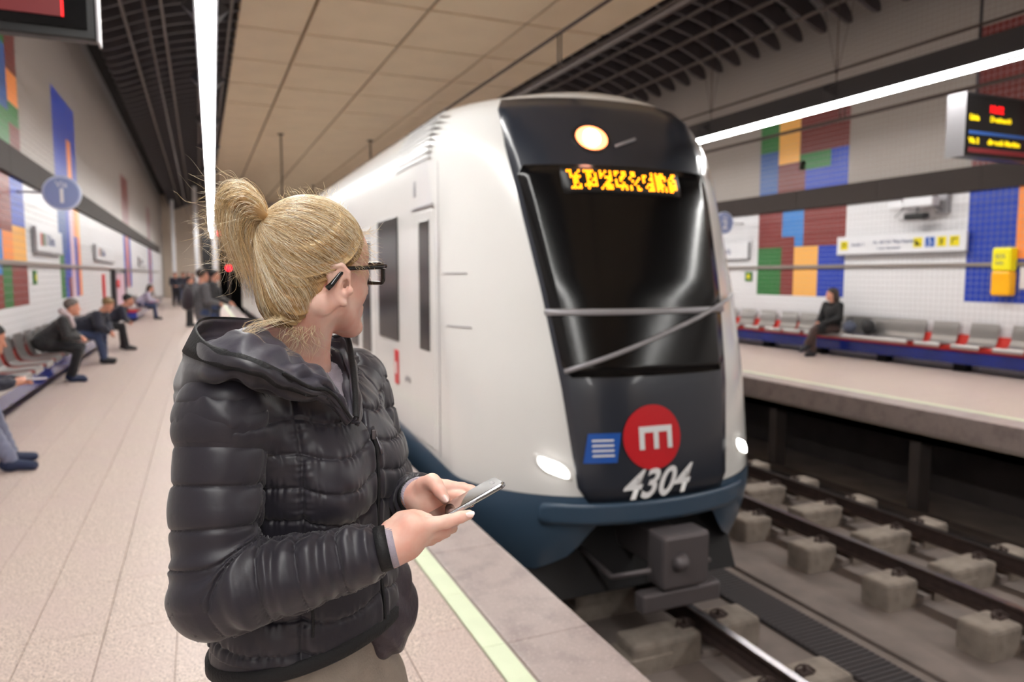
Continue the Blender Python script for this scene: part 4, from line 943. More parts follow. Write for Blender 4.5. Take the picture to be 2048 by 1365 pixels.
# ---- hands
def jt(px, py, d): return at(px, py, d)
def rhand(P):
    d = chain(P, [at(745, 1103, 1.12), Wr, at(800, 1088, 1.128)], [.029, .026, .027], .01)
    pc = at(818, 1072, 1.135)
    d = smin(d, chain(P, [Wr, at(822, 1058, 1.13), at(850, 1052, 1.135)], [.026, .022, .0125], .01), .012)
    d = smin(d, chain(P, [Wr, at(822, 1075, 1.135), at(850, 1066, 1.14)], [.024, .022, .0130], .01), .012)
    d = smin(d, chain(P, [at(790, 1105, 1.13), at(818, 1092, 1.14), at(842, 1080, 1.15)], [.018, .018, .0125], .01), .012)
    d = smin(d, chain(P, [at(785, 1060, 1.14), at(803, 1042, 1.15), at(826, 1033, 1.155)], [.018, .0135, .011], .008), .012)     # thumb base
    thumb = chain(P, [at(815, 1036, 1.155), at(838, 1034, 1.158), at(857, 1037, 1.158)], [.0115, .0098, .0075], .004)
    idx = chain(P, [at(850, 1052, 1.135), at(893, 1044, 1.14), at(921, 1035, 1.145), at(938, 1030, 1.148)], [.0128, .0105, .0092, .0080], .004)
    mid = chain(P, [at(850, 1066, 1.14), at(884, 1062, 1.165), at(905, 1057, 1.185)], [.0128, .0105, .0088], .004)
    ring = chain(P, [at(845, 1076, 1.15), at(874, 1072, 1.175), at(893, 1066, 1.20)], [.0125, .0100, .0085], .004)
    pink = chain(P, [at(838, 1084, 1.16), at(862, 1080, 1.185), at(878, 1074, 1.205)], [.0115, .0090, .0078], .004)
    f = smin(smin(idx, mid, .0015), smin(ring, pink, .0015), .0015); f = np.minimum(f, thumb)
    return smin(d, f, .004)
def lhand(P):
    d = chain(P, [at(826, 996, 1.275), Wl, at(858, 990, 1.262)], [.022, .0235, .024], .01)
    d = smin(d, chain(P, [Wl, at(868, 978, 1.262), at(892, 974, 1.262)], [.022, .018, .012], .008), .014)
    d = smin(d, chain(P, [at(846, 1004, 1.262), at(866, 1012, 1.262), at(884, 1022, 1.255)], [.024, .022, .014], .008), .014)
    d = smin(d, chain(P, [at(848, 972, 1.25), at(864, 965, 1.235), at(872, 970, 1.225)], [.016, .0140, .0125], .006), .012)
    thumb = chain(P, [at(868, 968, 1.228), at(880, 984, 1.215), at(891, 1000, 1.208)], [.0125, .0108, .0082], .004)
    idx = chain(P, [at(892, 974, 1.262), at(925, 977, 1.262), at(942, 981, 1.255), at(954, 986, 1.248)], [.0120, .0098, .0088, .0078], .004)
    mid = chain(P, [at(890, 986, 1.262), at(922, 994, 1.25), at(940, 1006, 1.225)], [.0122, .0100, .0085], .004)
    ring = chain(P, [at(890, 1000, 1.262), at(915, 1016, 1.245), at(925, 1030, 1.21)], [.012, .0098, .0082], .004)
    pink = chain(P, [at(884, 1016, 1.258), at(905, 1034, 1.235), at(912, 1044, 1.21)], [.0112, .0090, .0078], .004)
    f = smin(smin(idx, mid, .0015), smin(ring, pink, .0015), .0015); f = np.minimum(f, thumb)
    return smin(d, f, .004)
# ---- head and neck
EC = hp(-.012, -.081, -.022)
er_t = HF * .10 + HL * .0 + BU * 0
ef, eu = (HF * .80 - HL * .60), BU * .98 - HF * .18; ef /= np.linalg.norm(ef); eu /= np.linalg.norm(eu); en = np.cross(eu, ef); en /= np.linalg.norm(en); EA = np.array([ef, en, eu])
def ear(P, side=-1):
    c = EC if side < 0 else HC + (EC - HC) - 2 * ((EC - HC) @ HL) * HL
    A = EA if side < 0 else EA - 2 * np.outer(EA @ HL, HL)
    e = lambda f, u, n=0: c + A[0] * f + A[2] * u + A[1] * n
    rim = chain(P, [e(.013, .006), e(.015, .022), e(.006, .034), e(-.009, .033), e(-.018, .018), e(-.017, -.002), e(-.010, -.020), e(-.001, -.031)], [.003, .0038, .0042, .0045, .0046, .0044, .0045, .0062], .003)
    plate = np.maximum(ell(P, c + A[0] * -.001, (.017, .0035, .031), A), -1)
    anti = chain(P, [e(.004, .020, 0), e(-.008, .008, 0), e(-.007, -.010, 0), e(.003, -.018, 0)], [.002, .0035, .0035, .003], .002)
    d = smin(smin(rim, plate, .003), anti, .003)
    d = np.maximum(d, -ell(P, e(.004, .0, 0) + (HL * .004 * (side)), (.007, .006, .011), A))
    return smin(d, ell(P, e(.012, -.010), (.006, .006, .007), A), .004)
def headf(P):
    d = ell(P, hp(-.012, 0, .040), (.094, .072, .080), HA)
    d = smin(d, ell(P, hp(.030, 0, -.025), (.060, .058, .075), HA), .03)
    d = smin(d, ell(P, hp(.052, 0, .035), (.042, .052, .050), HA), .03)
    for s in (-1, 1):
        d = smin(d, cone(P, hp(.0, s * .050, -.060), hp(.066, s * .012, -.098), .020, .017), .022)
        d = smin(d, ell(P, hp(.046, s * .034, -.032), (.030, .022, .028), HA), .016)
        d = smin(d, ell(P, hp(.050, s * .043, -.004), (.028, .011, .012), HA), .012)
    d = smin(d, ell(P, hp(.074, 0, -.101), (.016, .020, .014), HA), .014)
    d = smin(d, cone(P, hp(.086, 0, .006), hp(.104, 0, -.030), .0075, .0105), .012)
    for s in (-1, 1):
        d = smin(d, ell(P, hp(.096, s * .011, -.037), (.010, .007, .007), HA), .006)
        d = smin(d, -smin(-d, ell(P, hp(.094, s * .032, .000), (.016, .019, .012), HA), .01), .001)
    d = smin(d, ell(P, hp(.082, 0, -.063), (.012, .022, .007), HA), .008); d = smin(d, ell(P, hp(.080, 0, -.074), (.012, .019, .008), HA), .010); d = smin(d, ell(P, hp(.072, 0, -.070), (.016, .026, .02), HA), .01)
    for s in (-1, 1):
        d = smin(d, ear(P, s), .006)
    nk = cone(P, hp(-.035, 0, -.045), NB + BU * .0, .054, .058); nk = smin(nk, cone(P, hp(-.028, -.052, -.055), NB + BF * .065 + BU * .0, .014, .012), .03)
    nk = smin(nk, cone(P, NB, NB - BU * .06, .062, .11), .04)
    return smin(d, nk, .022)
def wlegs(P, g):
    d = ell(P, AX + BU * .90 - BF * .012, (.118 + g, .165 + g, .13 + g), np.array([BF, BL, BU]))
    for s, k, a in ((1, .15, .20), (-1, -.02, -.06)):
        hpj = AX + BL * s * .085 + BU * .86; kn = AX + BL * s * .10 + BF * (k + .04) + BU * .50; an = AX + BL * s * .11 + BF * a + BU * .09
        d = smin(d, chain(P, [hpj, kn, an], [.092 + g, .062 + g, .046 + g], .02), .05)
    return d
def wbody(P):
    d = local(headf, P, HC - BU * .06, .30); d = smin(d, torso(P, -.035), .02); d = np.minimum(d, wlegs(P, -.018))
    d = smin(d, chain(P, [Sr, Er, Mr[2], Mr[4]], [.048, .042, .036, .028], .01), .01); d = smin(d, chain(P, [Sl, El, Wl], [.044, .034, .022], .01), .01)
    return smin(smin(d, local(rhand, P, at(840, 1065, 1.14), .15), .01), local(lhand, P, at(880, 1000, 1.25), .15), .01)
# one continuous body: coarse lattice overall, refined sculpt for head and hands joined through the same field
def refine_obj(name, fn, lo, hi, h, m, parent): return sdf_obj(name, fn, lo, hi, h, m, parent)
lo_ = np.minimum(np.minimum(AX - .32, HC - .2), Sr - .12); hi_ = np.maximum(np.maximum(AX + .36, HC + .2), at(960, 1000, 1.3) + .1); lo_[2] = .97; hi_[2] = 1.80
wb = wp(sdf_obj('body', lambda P: np.maximum(wbody(P), 1.0 - P[:, 2]), lo_, hi_, .0024, SK, woman))
# fingernails
def nail(c, d_, n_, w_=.0052, l_=.007):
    c, d_, n_ = map(np.asarray, (c, d_, n_)); d_ = d_ / np.linalg.norm(d_); n_ = n_ - (n_ @ d_) * d_; n_ /= np.linalg.norm(n_); s_ = np.cross(d_, n_); g = []
    for i in range(5):
        r = []
        for j in range(5):
            u, v = -1 + i / 2, -1 + j / 2; k = math.sqrt(max(.15, 1 - .5 * u * u * v * v)); r.append(c + d_ * u * l_ * k + s_ * v * w_ * k + n_ * (.0012 - .0022 * v * v))
        g.append(r)
    wp(grid(g, 'fingernail', nailm, woman))
nailm = mat('nail', (244, 206, 196), .2, coat=.5)
# ---- glasses
gl = empty('eyeglasses', tuple(HC), 'black thick-framed eyeglasses worn by the blonde woman', 'eyeglasses')
def gp(o): o.location = Vector(tuple(-HC)); return o
def rrect(cf, cl, cu, w_, h_, r_, n=8):
    pts = []
    for sx, sz, a0 in ((1, 1, 0), (-1, 1, 90), (-1, -1, 180), (1, -1, 270)):
        for k in range(n): a = math.radians(a0 + 90 * k / (n - 1)); l_ = sx * (w_ - r_) + r_ * math.cos(a); u_ = sz * (h_ - r_) + r_ * math.sin(a); pts.append(hp(cf - abs(cl + l_) * .16, cl + l_, cu + u_))
    return pts
for s in (-1, 1):
    pts = rrect(.110, s * .034, -.002, .0265, .0175, .008); gp(B().tube(pts + [pts[0], pts[1]], .0040, 8, caps=False).obj('rim', M['gblack'], gl))
    v = pts; gp(link('lens', pydata('lens', v, [tuple(range(len(v)))]), M['lens'], gl))
    gp(B().tube([hp(.100, s * .060, .010), hp(.096, s * .069, .011), hp(.080, s * .0755, .010), hp(.045, s * .0785, .008), hp(.0, s * .082, .006), hp(-.018, s * .084, -.004), hp(-.032, s * .081, -.020), hp(-.040, s * .078, -.027)], [.0052, .0052, .0046, .0040, .0036, .0036, .0046, .0050], 8, flat=1.0).obj('temple', M['gblack'], gl))
gp(B().tube([hp(.109, -.009, .002), hp(.114, 0, .005), hp(.109, .009, .002)], .0028, 8).obj('bridge', M['gblack'], gl))
# ---- sweater, trousers
sw = mat('grey_knit', (172, 162, 176), .85, sheen=.3, bump=.4, bscale=300)
def sweat(P):
    d = torso(P, -.012); c = cone(P, NB - BU * .01, NB + BU * .028 + BF * .004, .066, .061); d = smin(d, c, .02)
    q = P - NB; up = q[:, 2] - .024 + (q @ BF) * .25
    return np.maximum(d, up)
def swd(V): q = V - NB; ang = np.arctan2(q @ BL, q @ BF); return np.where(q[:, 2] > -.012, .0011 * np.sin(ang * 90), .0003 * np.sin(ang * 150))
swo = wp(sdf_obj('sweater', sweat, AX + U(-.3, -.3, .98), AX + U(.3, .3, 1.52), .0026, sw, woman, swd))
def wtd(V): return .0025 * np.sin(V[:, 2] * 60 + 5 * np.sin(V @ BL * 22) + 3 * np.sin(V @ BF * 31))
tro = mat('taupe_trousers', (152, 140, 130), .85, noise=.12, nscale=25, bump=.3, bscale=220)
wp(sdf_obj('trousers', lambda P: np.maximum(wlegs(P, .010), P[:, 2] - 1.0), AX + U(-.4, -.4, .05), AX + U(.45, .45, 1.05), .006, tro, woman, wtd))
for a, kf in ((1, .20), (-1, -.06)):
    an = AX + BL * a * .11 + BF * kf
    wp(sdf_obj('shoe', lambda P: np.maximum(smin(cone(P, an - BF * .05 + BU * .045, an + BF * .17 + BU * .035, .048, .040), cone(P, an + BU * .12, an + BU * .05, .052, .05), .03), .002 - P[:, 2]), an - U(.25, .25, .02), an + U(.25, .25, .22), .008, shb, woman))
# ---- quilted jacket
nyl = mat('black_nylon', (36, 33, 43), .44, sheen=.18, bump=.12, bscale=34, spec=.5); nylb = mat('elastic_band', (17, 17, 21), .7, bump=.2, bscale=200); nyi = mat('jacket_lining', (58, 55, 68), .48, bump=.12, bscale=45, sheen=.15)
def puff(ph, A, w_=.5):
    e = np.abs(ph - np.round(ph)) * 2              # 0 on the seam, 1 mid-baffle
    return A * (.62 * (1 - np.exp(-e / .10)) + .38 * np.sqrt(np.clip(1 - (1 - e) ** 2, 0, 1))) - A * .6
def groove(x, w_): return np.exp(-(x / w_) ** 2)
def pucker(u, near, amp): return amp * near * (np.sin(u * 430 + 2.3 * np.sin(u * 97)) * .6 + np.sin(u * 260 + 1.7 * np.sin(u * 61)) * .5)
def jack(P):
    d = torso(P, .004)
    d = smin(d, ell(P, Sr + U(0, 0, -.01), (.075, .075, .08)), .045); d = smin(d, ell(P, Sl, (.07, .07, .075)), .045)
    a, b, z = bod(P)
    hole = cone(P, NB - BU * .03, NB + BU * .2, .060, .10)                       # neck opening
    v0 = np.interp(z, [1.325, 1.36, 1.41, 1.5], [-.004, .016, .040, .07]); shift = np.interp(z, [1.32, 1.45], [.0, .0])
    vee = np.maximum(np.maximum(np.abs(b - shift) - v0, 1.325 - z), -(a - .0))
    d = -smin(-d, np.minimum(hole, vee), .006)
    under = .938 - z + .028 * np.cos(np.arctan2(b, a))
    return np.maximum(d, under)
def jdisp(V):
    a, b, z = bod(V); a = a - np.interp(z, tz, tca); ph = np.arctan2(b / .17, a / .14)
    fr = np.clip(1 - np.abs(ph) / .95, 0, 1)
    zz = z + np.where(np.abs(ph) < .95, .018 * np.sin(PI * np.clip(np.abs(ph) / .95, 0, 1)) * 1.0, .0) - .010 * np.clip(-a / .14, 0, 1)
    p = (zz - .935) / .0545; pf = np.abs(np.sin(PI * p)); r = .16
    d = puff(p, .0075) - .006 * groove((np.abs(ph) - .95) * r, .0045) - .005 * groove((ph + 2.1) * r, .0045) - .005 * groove((ph - 2.1) * r, .0045)
    d += .004 * groove(np.abs(b) - .012, .007) * (z < 1.33) - .006 * groove(b, .0035) * (z < 1.33)
    d += pucker(ph * r, (1 - pf) ** 1.2, .0020) + .0016 * np.sin(z * 38 + ph * 9 + 3 * np.sin(ph * 4 + z * 17)) 
    d += pucker(z, groove((np.abs(ph) - .95) * r, .014), .0014)
    d = np.where(z < .972, d * .4 - .002, d)
    return d
jb = wp(sdf_obj('jacket', jack, AX + U(-.36, -.36, .86), AX + U(.36, .36, 1.56), .0025, nyl, woman, jdisp))
# neat hem band and cuffs
def ring(z, g, n=72):
    out = []
    for k in range(n):
        t = 2 * PI * k / n; ra, rb, ca = (float(np.interp(z, tz, q)) for q in (tra, trb, tca)); out.append(AX + BF * (ca + (ra + g) * math.cos(t)) + BL * (rb + g) * math.sin(t) + BU * (z + .026 + .028 * math.cos(t)))
    return out
hb_ = wp(grid([ring(z, g) for z, g in ((.938, .004), (.934, .010), (.916, .011), (.912, .007), (.914, .0))], 'hem_band', nylb, woman, closed=True), jb); hb_.location = (0, 0, 0)
def sleeve(name, pts, rs, pitch, off, seed, h=.0025):
    pts = [np.array(p) for p in pts]; seg = [np.linalg.norm(b - a) for a, b in zip(pts, pts[1:])]; cum = np.concatenate([[0], np.cumsum(seg)])
    def fn(P):
        d = chain(P, pts, rs, .018)
        e = (pts[-1] - pts[-2]) / seg[-1]; return np.maximum(d, (P - pts[-1]) @ e)
    def dsp(V):
        best = np.full(len(V), 9.); s_ = np.zeros(len(V)); an = np.zeros(len(V))
        W = np.zeros(len(V))
        for i, (a, b) in enumerate(zip(pts, pts[1:])):
            ab = b - a; t = (V - a) @ ab / (ab @ ab); tc = np.clip(t, 0, 1); q = V - a - tc[:, None] * ab; dd = np.linalg.norm(q, axis=1) - (rs[i] + (rs[i + 1] - rs[i]) * tc)
            w_ = np.exp(-dd * 260); te = np.clip(t, -.35 if i == 0 else -.12, 1.0 if i == len(seg) - 1 else 1.12)
            s_ += w_ * (cum[i] + te * seg[i]); ang = np.arctan2(q @ np.cross(ab / seg[i], BU + .3 * CD), q @ (BU * .01 - CD)); an = np.where(dd < best, ang, an); best = np.minimum(best, dd); W += w_
        s_ = s_ / W; p = (s_ + .010 * np.sin(an + seed) + off) / pitch; pf = np.abs(np.sin(PI * p)); r = .06
        d = puff(p, .0080) + pucker(an * r + seed, (1 - pf) ** 1.2, .0019)
        cre = np.exp(-((s_ - cum[1 + (len(pts) > 4)] if False else s_ - cum[elb]) / .07) ** 2)
        d += .0030 * cre * np.sin(s_ * 150 + 6 * np.sin(an * 1.3)) + .0016 * np.sin(s_ * 60 + an * 5 + 2 * np.sin(an * 3 + s_ * 30))
        d += .0022 * np.clip((s_ - cum[elb]) / .1, 0, 1) * np.sin(s_ * 210 + 4 * np.sin(an * 2.1 + 1) + 3 * an)
        fade = np.clip((cum[-1] - s_) / .012, 0, 1); return d * fade - .004 * (1 - fade)
    elb = 2
    lo = np.min(pts, 0) - .12; hi = np.max(pts, 0) + .12
    o = sdf_obj(name, fn, lo, hi, h, nyl, woman, dsp); wp(o, jb); o.location = (0, 0, 0); return o
Sr2 = (Sr + Er) / 2 + (at(440, 1000, 1.11) - at(446, 1000, 1.11))
sleeve('sleeve', [Sr, Sr2] + Mr, [.072, .0620, .0610, .0575, .0500, .0425, .0350], .0600, .012, 0.4)
Sl2 = (Sl + El) / 2; Ml = [El, El * .55 + Wl * .45, El * .07 + Wl * .93]
sleeve('sleeve', [Sl, Sl2] + Ml, [.074, .068, .062, .054, .037], .0600, .0, 2.1, .003)
# cuffs: black band and ribbed grey knit
def cuff(name, a, b, r1, r2, m, rib=0):
    a, b = np.array(a), np.array(b); t = (b - a) / np.linalg.norm(b - a); u = np.cross(t, BU); u /= np.linalg.norm(u); v = np.cross(t, u); rows = []
    for k, (s_, r) in enumerate(((0, r1 - .004), (0, r1), (.5, (r1 + r2) / 2), (1, r2), (1.0, r2 - .006), (.6, r2 - .008))):
        rows.append([a + (b - a) * s_ + (r + rib * math.sin(j * PI)) * (u * math.cos(2 * PI * j / 96) + v * .92 * math.sin(2 * PI * j / 96)) + (rib * (j % 2)) * (u * math.cos(2 * PI * j / 96) + v * math.sin(2 * PI * j / 96)) for j in range(96)])
    o = wp(grid(rows, name, m, woman, closed=True), jb); o.location = (0, 0, 0); return o
dr = Wr - Mr[2]; dr /= np.linalg.norm(dr)
c0 = Mr[4] - dr * .006
cuff('cuff_band', c0 - dr * .004, c0 + dr * .014, .0385, .0370, nylb); cuff('knit_cuff', c0 + dr * .008, c0 + dr * .024, .0345, .0335, sw, .0013)
dl = Wl - El; dl /= np.linalg.norm(dl); c1 = Ml[-1] - dl * .004
cuff('cuff_band', c1 - dl * .004, c1 + dl * .014, .0385, .0370, nylb); cuff('knit_cuff', c1 + dl * .008, c1 + dl * .026, .0345, .0335, sw, .0013)
# ---- hood and collar: spline surface through five loops
def cr(pts, n, closed=False):
    pts = np.array(pts, float); m = len(pts); out = []
    for i in range(n):
        t = i / n * m if closed else i / (n - 1) * (m - 1); k = min(int(t), m - 1 if closed else m - 2); f = t - k
        g = (lambda j: pts[j % m]) if closed else (lambda j: pts[min(max(j, 0), m - 1)])
        p0, p1, p2, p3 = g(k - 1), g(k), g(k + 1), g(k + 2)
        out.append(.5 * ((2 * p1) + (-p0 + p2) * f + (2 * p0 - 5 * p1 + 4 * p2 - p3) * f * f + (-p0 + 3 * p1 - 3 * p2 + p3) * f ** 3))
    return np.array(out)
HR = [  # rim , outer mid , outer base , inner mid , inner base
 ((700, 840, 1.190), (698, 845, 1.192), (694, 850, 1.200), (702, 838, 1.200), (700, 845, 1.215)),
 ((678, 806, 1.170), (674, 812, 1.172), (668, 818, 1.185), (684, 802, 1.180), (686, 806, 1.200)),
 ((652, 782, 1.145), (646, 792, 1.147), (638, 800, 1.165), (660, 772, 1.155), (668, 770, 1.190)),
 ((618, 776, 1.110), (612, 790, 1.115), (600, 800, 1.140), (632, 745, 1.130), (645, 742, 1.190)),
 ((580, 756, 1.075), (565, 780, 1.085), (548, 790, 1.125), (596, 732, 1.120), (612, 728, 1.190)),
 ((540, 736, 1.055), (520, 762, 1.065), (500, 775, 1.110), (560, 700, 1.120), (588, 712, 1.195)),
 ((500, 722, 1.050), (476, 748, 1.055), (455, 765, 1.110), (520, 672, 1.115), (566, 696, 1.205)),
 ((460, 712, 1.060), (436, 748, 1.060), (418, 782, 1.110), (488, 655, 1.130), (548, 684, 1.220)),
 ((425, 698, 1.085), (398, 742, 1.080), (385, 800, 1.120), (452, 668, 1.165), (535, 674, 1.240)),
 ((400, 677, 1.130), (370, 740, 1.130), (358, 812, 1.160), (425, 690, 1.200), (530, 672, 1.270)),
 ((392, 655, 1.200), (362, 735, 1.220), (356, 815, 1.240), (412, 700, 1.250), (530, 675, 1.300)),
 ((408, 641, 1.280), (380, 735, 1.330), (375, 815, 1.320), (425, 690, 1.310), (545, 680, 1.330)),
 ((450, 639, 1.350), (430, 730, 1.400), (430, 815, 1.390), (470, 690, 1.350), (570, 690, 1.350)),
 ((510, 643, 1.400), (500, 725, 1.440), (500, 800, 1.430), (530, 690, 1.380), (595, 700, 1.365)),
 ((570, 655, 1.425), (570, 720, 1.460), (570, 790, 1.440), (580, 695, 1.400), (620, 708, 1.375)),
 ((625, 668, 1.430), (632, 725, 1.460), (635, 785, 1.440), (630, 705, 1.405), (645, 720, 1.375)),
 ((668, 676, 1.405), (680, 730, 1.425), (685, 790, 1.400), (668, 710, 1.385), (662, 740, 1.360)),
 ((690, 676, 1.360), (703, 730, 1.365), (716, 790, 1.350), (688, 715, 1.345), (675, 765, 1.330)),
 ((700, 720, 1.310), (712, 765, 1.305), (722, 810, 1.300), (696, 745, 1.300), (686, 790, 1.290)),
 ((706, 780, 1.260), (716, 805, 1.255), (722, 830, 1.255), (704, 790, 1.255), (695, 815, 1.250)),
 ((708, 838, 1.215), (712, 846, 1.215), (714, 852, 1.220), (706, 842, 1.218), (704, 848, 1.225))]
HRP = np.array([[at(*q) for q in row] for row in HR])          # n x 5 x 3
NU = 150; loops = [cr(HRP[:, k], NU) for k in range(5)]
rim, om, ob, im, ib_ = loops
def skinrows(A3, n, amp, fr, seed):
    rows = []
    for j in range(n + 1):
        t = j / n; a, b, c = A3; p = a * (1 - t) ** 2 + 2 * t * (1 - t) * (2 * b - .5 * (a + c)) + c * t * t; rows.append(p)
    rows = np.array(rows); V = rows.reshape(-1, 3)
    du = np.gradient(rows, axis=1); dv = np.gradient(rows, axis=0); N = np.cross(du, dv); N /= np.linalg.norm(N, axis=2)[:, :, None] + 1e-9
    uu = np.linspace(0, 1, NU)[None, :]; tt = np.linspace(0, 1, n + 1)[:, None]
    w_ = amp * np.sin(PI * tt) ** .6 * (.6 * np.sin(uu * fr + 3 * np.sin(uu * 21 + seed) + tt * 5) + .5 * np.sin(uu * fr * 1.9 + tt * 9 + seed) + .5 * np.sin(tt * 14 + uu * 17 + seed)) + amp * 1.6 * (np.abs(np.sin(PI * tt * 2.5)) ** .5 - .6) * np.sin(PI * tt) ** .3
    return rows + N * w_[:, :, None]
outer = skinrows((rim, om, ob), 26, .0040, 40, 1.0); inner = skinrows((rim, im, ib_), 26, .0050, 52, 2.0)
hood = wp(grid([list(r) for r in outer], 'hood', nyl, woman, thick=.004), jb); hood.location = (0, 0, 0)
hl_ = wp(grid([list(r) for r in inner], 'hood_lining', nyi, woman, thick=.003), jb); hl_.location = (0, 0, 0)
# elastic band along the rim
A_, Bn = slice(12, 134), None
cen = (rim[A_] * 1.0); o1 = outer[7][A_]; i1 = inner[2][A_]; outn = (om - im); outn /= np.linalg.norm(outn, axis=1)[:, None]; on = outn[A_]
rows = [i1 + on * .001 + BU * .001, cen + BU * .004 - on * .001, cen + BU * .003 + on * .003, cen * .5 + o1 * .5 + on * .0065, o1 + on * .0065, o1 + on * .0015]
bd = wp(grid([list(r) for r in rows], 'hood_band', nylb, woman), jb); bd.location = (0, 0, 0)
# zip: tape and teeth along both edges, and down the front
zipm = mat('zip_metal', (120, 118, 124), .3, metal=.9); 
def zipline(pts, name, r=.0024, tooth=.0040):
    pts = cr(pts, 90); b = B().tube(pts, r, 6); o = wp(b.obj(name + '_tape', nylb, woman), jb); o.location = (0, 0, 0)
    L = np.concatenate([[0], np.cumsum(np.linalg.norm(np.diff(pts, axis=0), axis=1))]); n = int(L[-1] / tooth); tb = B()
    for k in range(n):
        s_ = (k + .5) / n * L[-1]; p = np.array([np.interp(s_, L, pts[:, i]) for i in range(3)]); tb.box(p[0] - .0017, p[0] + .0017, p[1] - .0019, p[1] + .0019, p[2] - .0011, p[2] + .0011)
    o = wp(tb.obj(name + '_teeth', M['gblack'], woman), jb); o.location = (0, 0, 0); o['kind'] = 'stuff'
zipline([rim[k] + BF * .002 + BU * .001 for k in range(0, 34, 3)], 'zip', r=.0030)
zipline([rim[k] + BF * .004 + BU * .002 for k in range(119, NU, 3)], 'zip', r=.0050)
front = []
for z in np.linspace(1.322, .975, 24):
    ra, ca = float(np.interp(z, tz, tra)), float(np.interp(z, tz, tca)); lo_t, hi_t = .05, .30
    for _ in range(18):
        md = (lo_t + hi_t) / 2; P = (AX + BF * md + BU * z)[None]; lo_t, hi_t = (md, hi_t) if jack(P)[0] < 0 else (lo_t, md)
    front.append(AX + BF * (lo_t + .0035) + BU * z)
zipline(front, 'front_zip', r=.0030)
pz = B().box(-.004, .004, -.004, .004, -.009, .009, bev=.002).mesh('zip_slider'); pz.materials.append(zipm); o = link('zip_slider', pz, None, jb); o.location = Vector(tuple(front[0] + BF * .004))
pl = B().tube([front[0] + BF * .009 - BU * .004, front[1] + BF * .010 - BU * .008, front[2] + BF * .009 - BU * .004], [.0016, .0022, .0028], 8).obj('zip_pull', zipm, jb)
# pocket zip
pk = [at(640, 1222, 1.14), at(643, 1250, 1.14), at(640, 1290, 1.145)]
def onto(P0, fn, step=.5):
    p = np.array(P0, float)
    for _ in range(25):
        e = .001; d = fn(p[None])[0]; g = np.array([fn((p + v)[None])[0] - fn((p - v)[None])[0] for v in np.eye(3) * e]) / (2 * e); p = p - g / (np.linalg.norm(g) + 1e-9) * d * step * 1.2
    return p
zipline([onto(p, jack) - CD * .006 for p in pk], 'pocket_zip', r=.0026)
# ---- hair
def hsm(P): return smin(ell(P, hp(-.012, 0, .040), (.097, .084, .090), HA), ell(P, hp(-.062, 0, -.035), (.046, .054, .062), HA), .035)
def hairv(P):
    d = hsm(P)
    q = (P - HC) @ HA.T; f, l, u = q[:, 0], np.abs(q[:, 1]), q[:, 2]
    line = np.interp(u, [-.13, -.085, -.055, -.02, .012, .03, .055, .085, .12], [-.085, -.065, -.048, -.030, .012, .040, .066, .082, .09]) - .0 * l
    d = np.maximum(d, (f - line) * .75)
    return np.maximum(d, -(u + .105 + .35 * (f + .07)) * .8)
TIE = hp(-.102, .030, .092)
def streak(V):
    q = (V - TIE) @ HA.T; ang = np.arctan2(q[:, 1], q[:, 0] * .6 - q[:, 2] * .8 + 1e-6); r = np.linalg.norm(q, axis=1)
    return ang, r
def hdisp(V):
    a, r = streak(V); return .0016 * np.sin(a * 47 + 4 * np.sin(a * 9)) * np.clip(r / .06, 0, 1) + .0011 * np.sin(a * 113 + 3 * np.sin(a * 21 + r * 12))
def hairmat(name, scale):
    m = mat(name, (196, 158, 104), .30, spec=.6); nt = m.node_tree; b = nt.nodes['Principled BSDF']
    at_ = nt.nodes.new('ShaderNodeAttribute'); at_.attribute_name = 'tone'; rp = nt.nodes.new('ShaderNodeValToRGB'); e = rp.color_ramp.elements
    e[0].position = 0; e[0].color = srgb((112, 86, 56)); e[1].position = 1; e[1].color = srgb((255, 246, 226))
    for p, c in ((.3, (186, 148, 98)), (.6, (228, 198, 148)), (.8, (244, 224, 184))): x = rp.color_ramp.elements.new(p); x.color = srgb(c)
    nt.links.new(at_.outputs['Fac'], rp.inputs[0]); nt.links.new(rp.outputs[0], b.inputs['Base Color'])
    b.inputs['Anisotropic'].default_value = .4; return m
HM = hairmat('blonde_hair', 1)
ho = wp(sdf_obj('hair', hairv, HC - U(.2, .2, .19), HC + U(.2, .2, .2), .0022, HM, woman, hdisp))
def tone_attr(me, vals): a = me.attributes.new('tone', 'FLOAT', 'POINT'); a.data.foreach_set('value', np.clip(vals, 0, 1).astype(np.float32))
co = np.zeros(len(ho.data.vertices) * 3, np.float32); ho.data.vertices.foreach_get('co', co); co = co.reshape(-1, 3); aa, rr_ = streak(co.astype(float))
tone_attr(ho.data, .36 + .16 * np.sin(aa * 47) + .12 * np.sin(aa * 31 + 1) + .08 * np.sin(aa * 90))
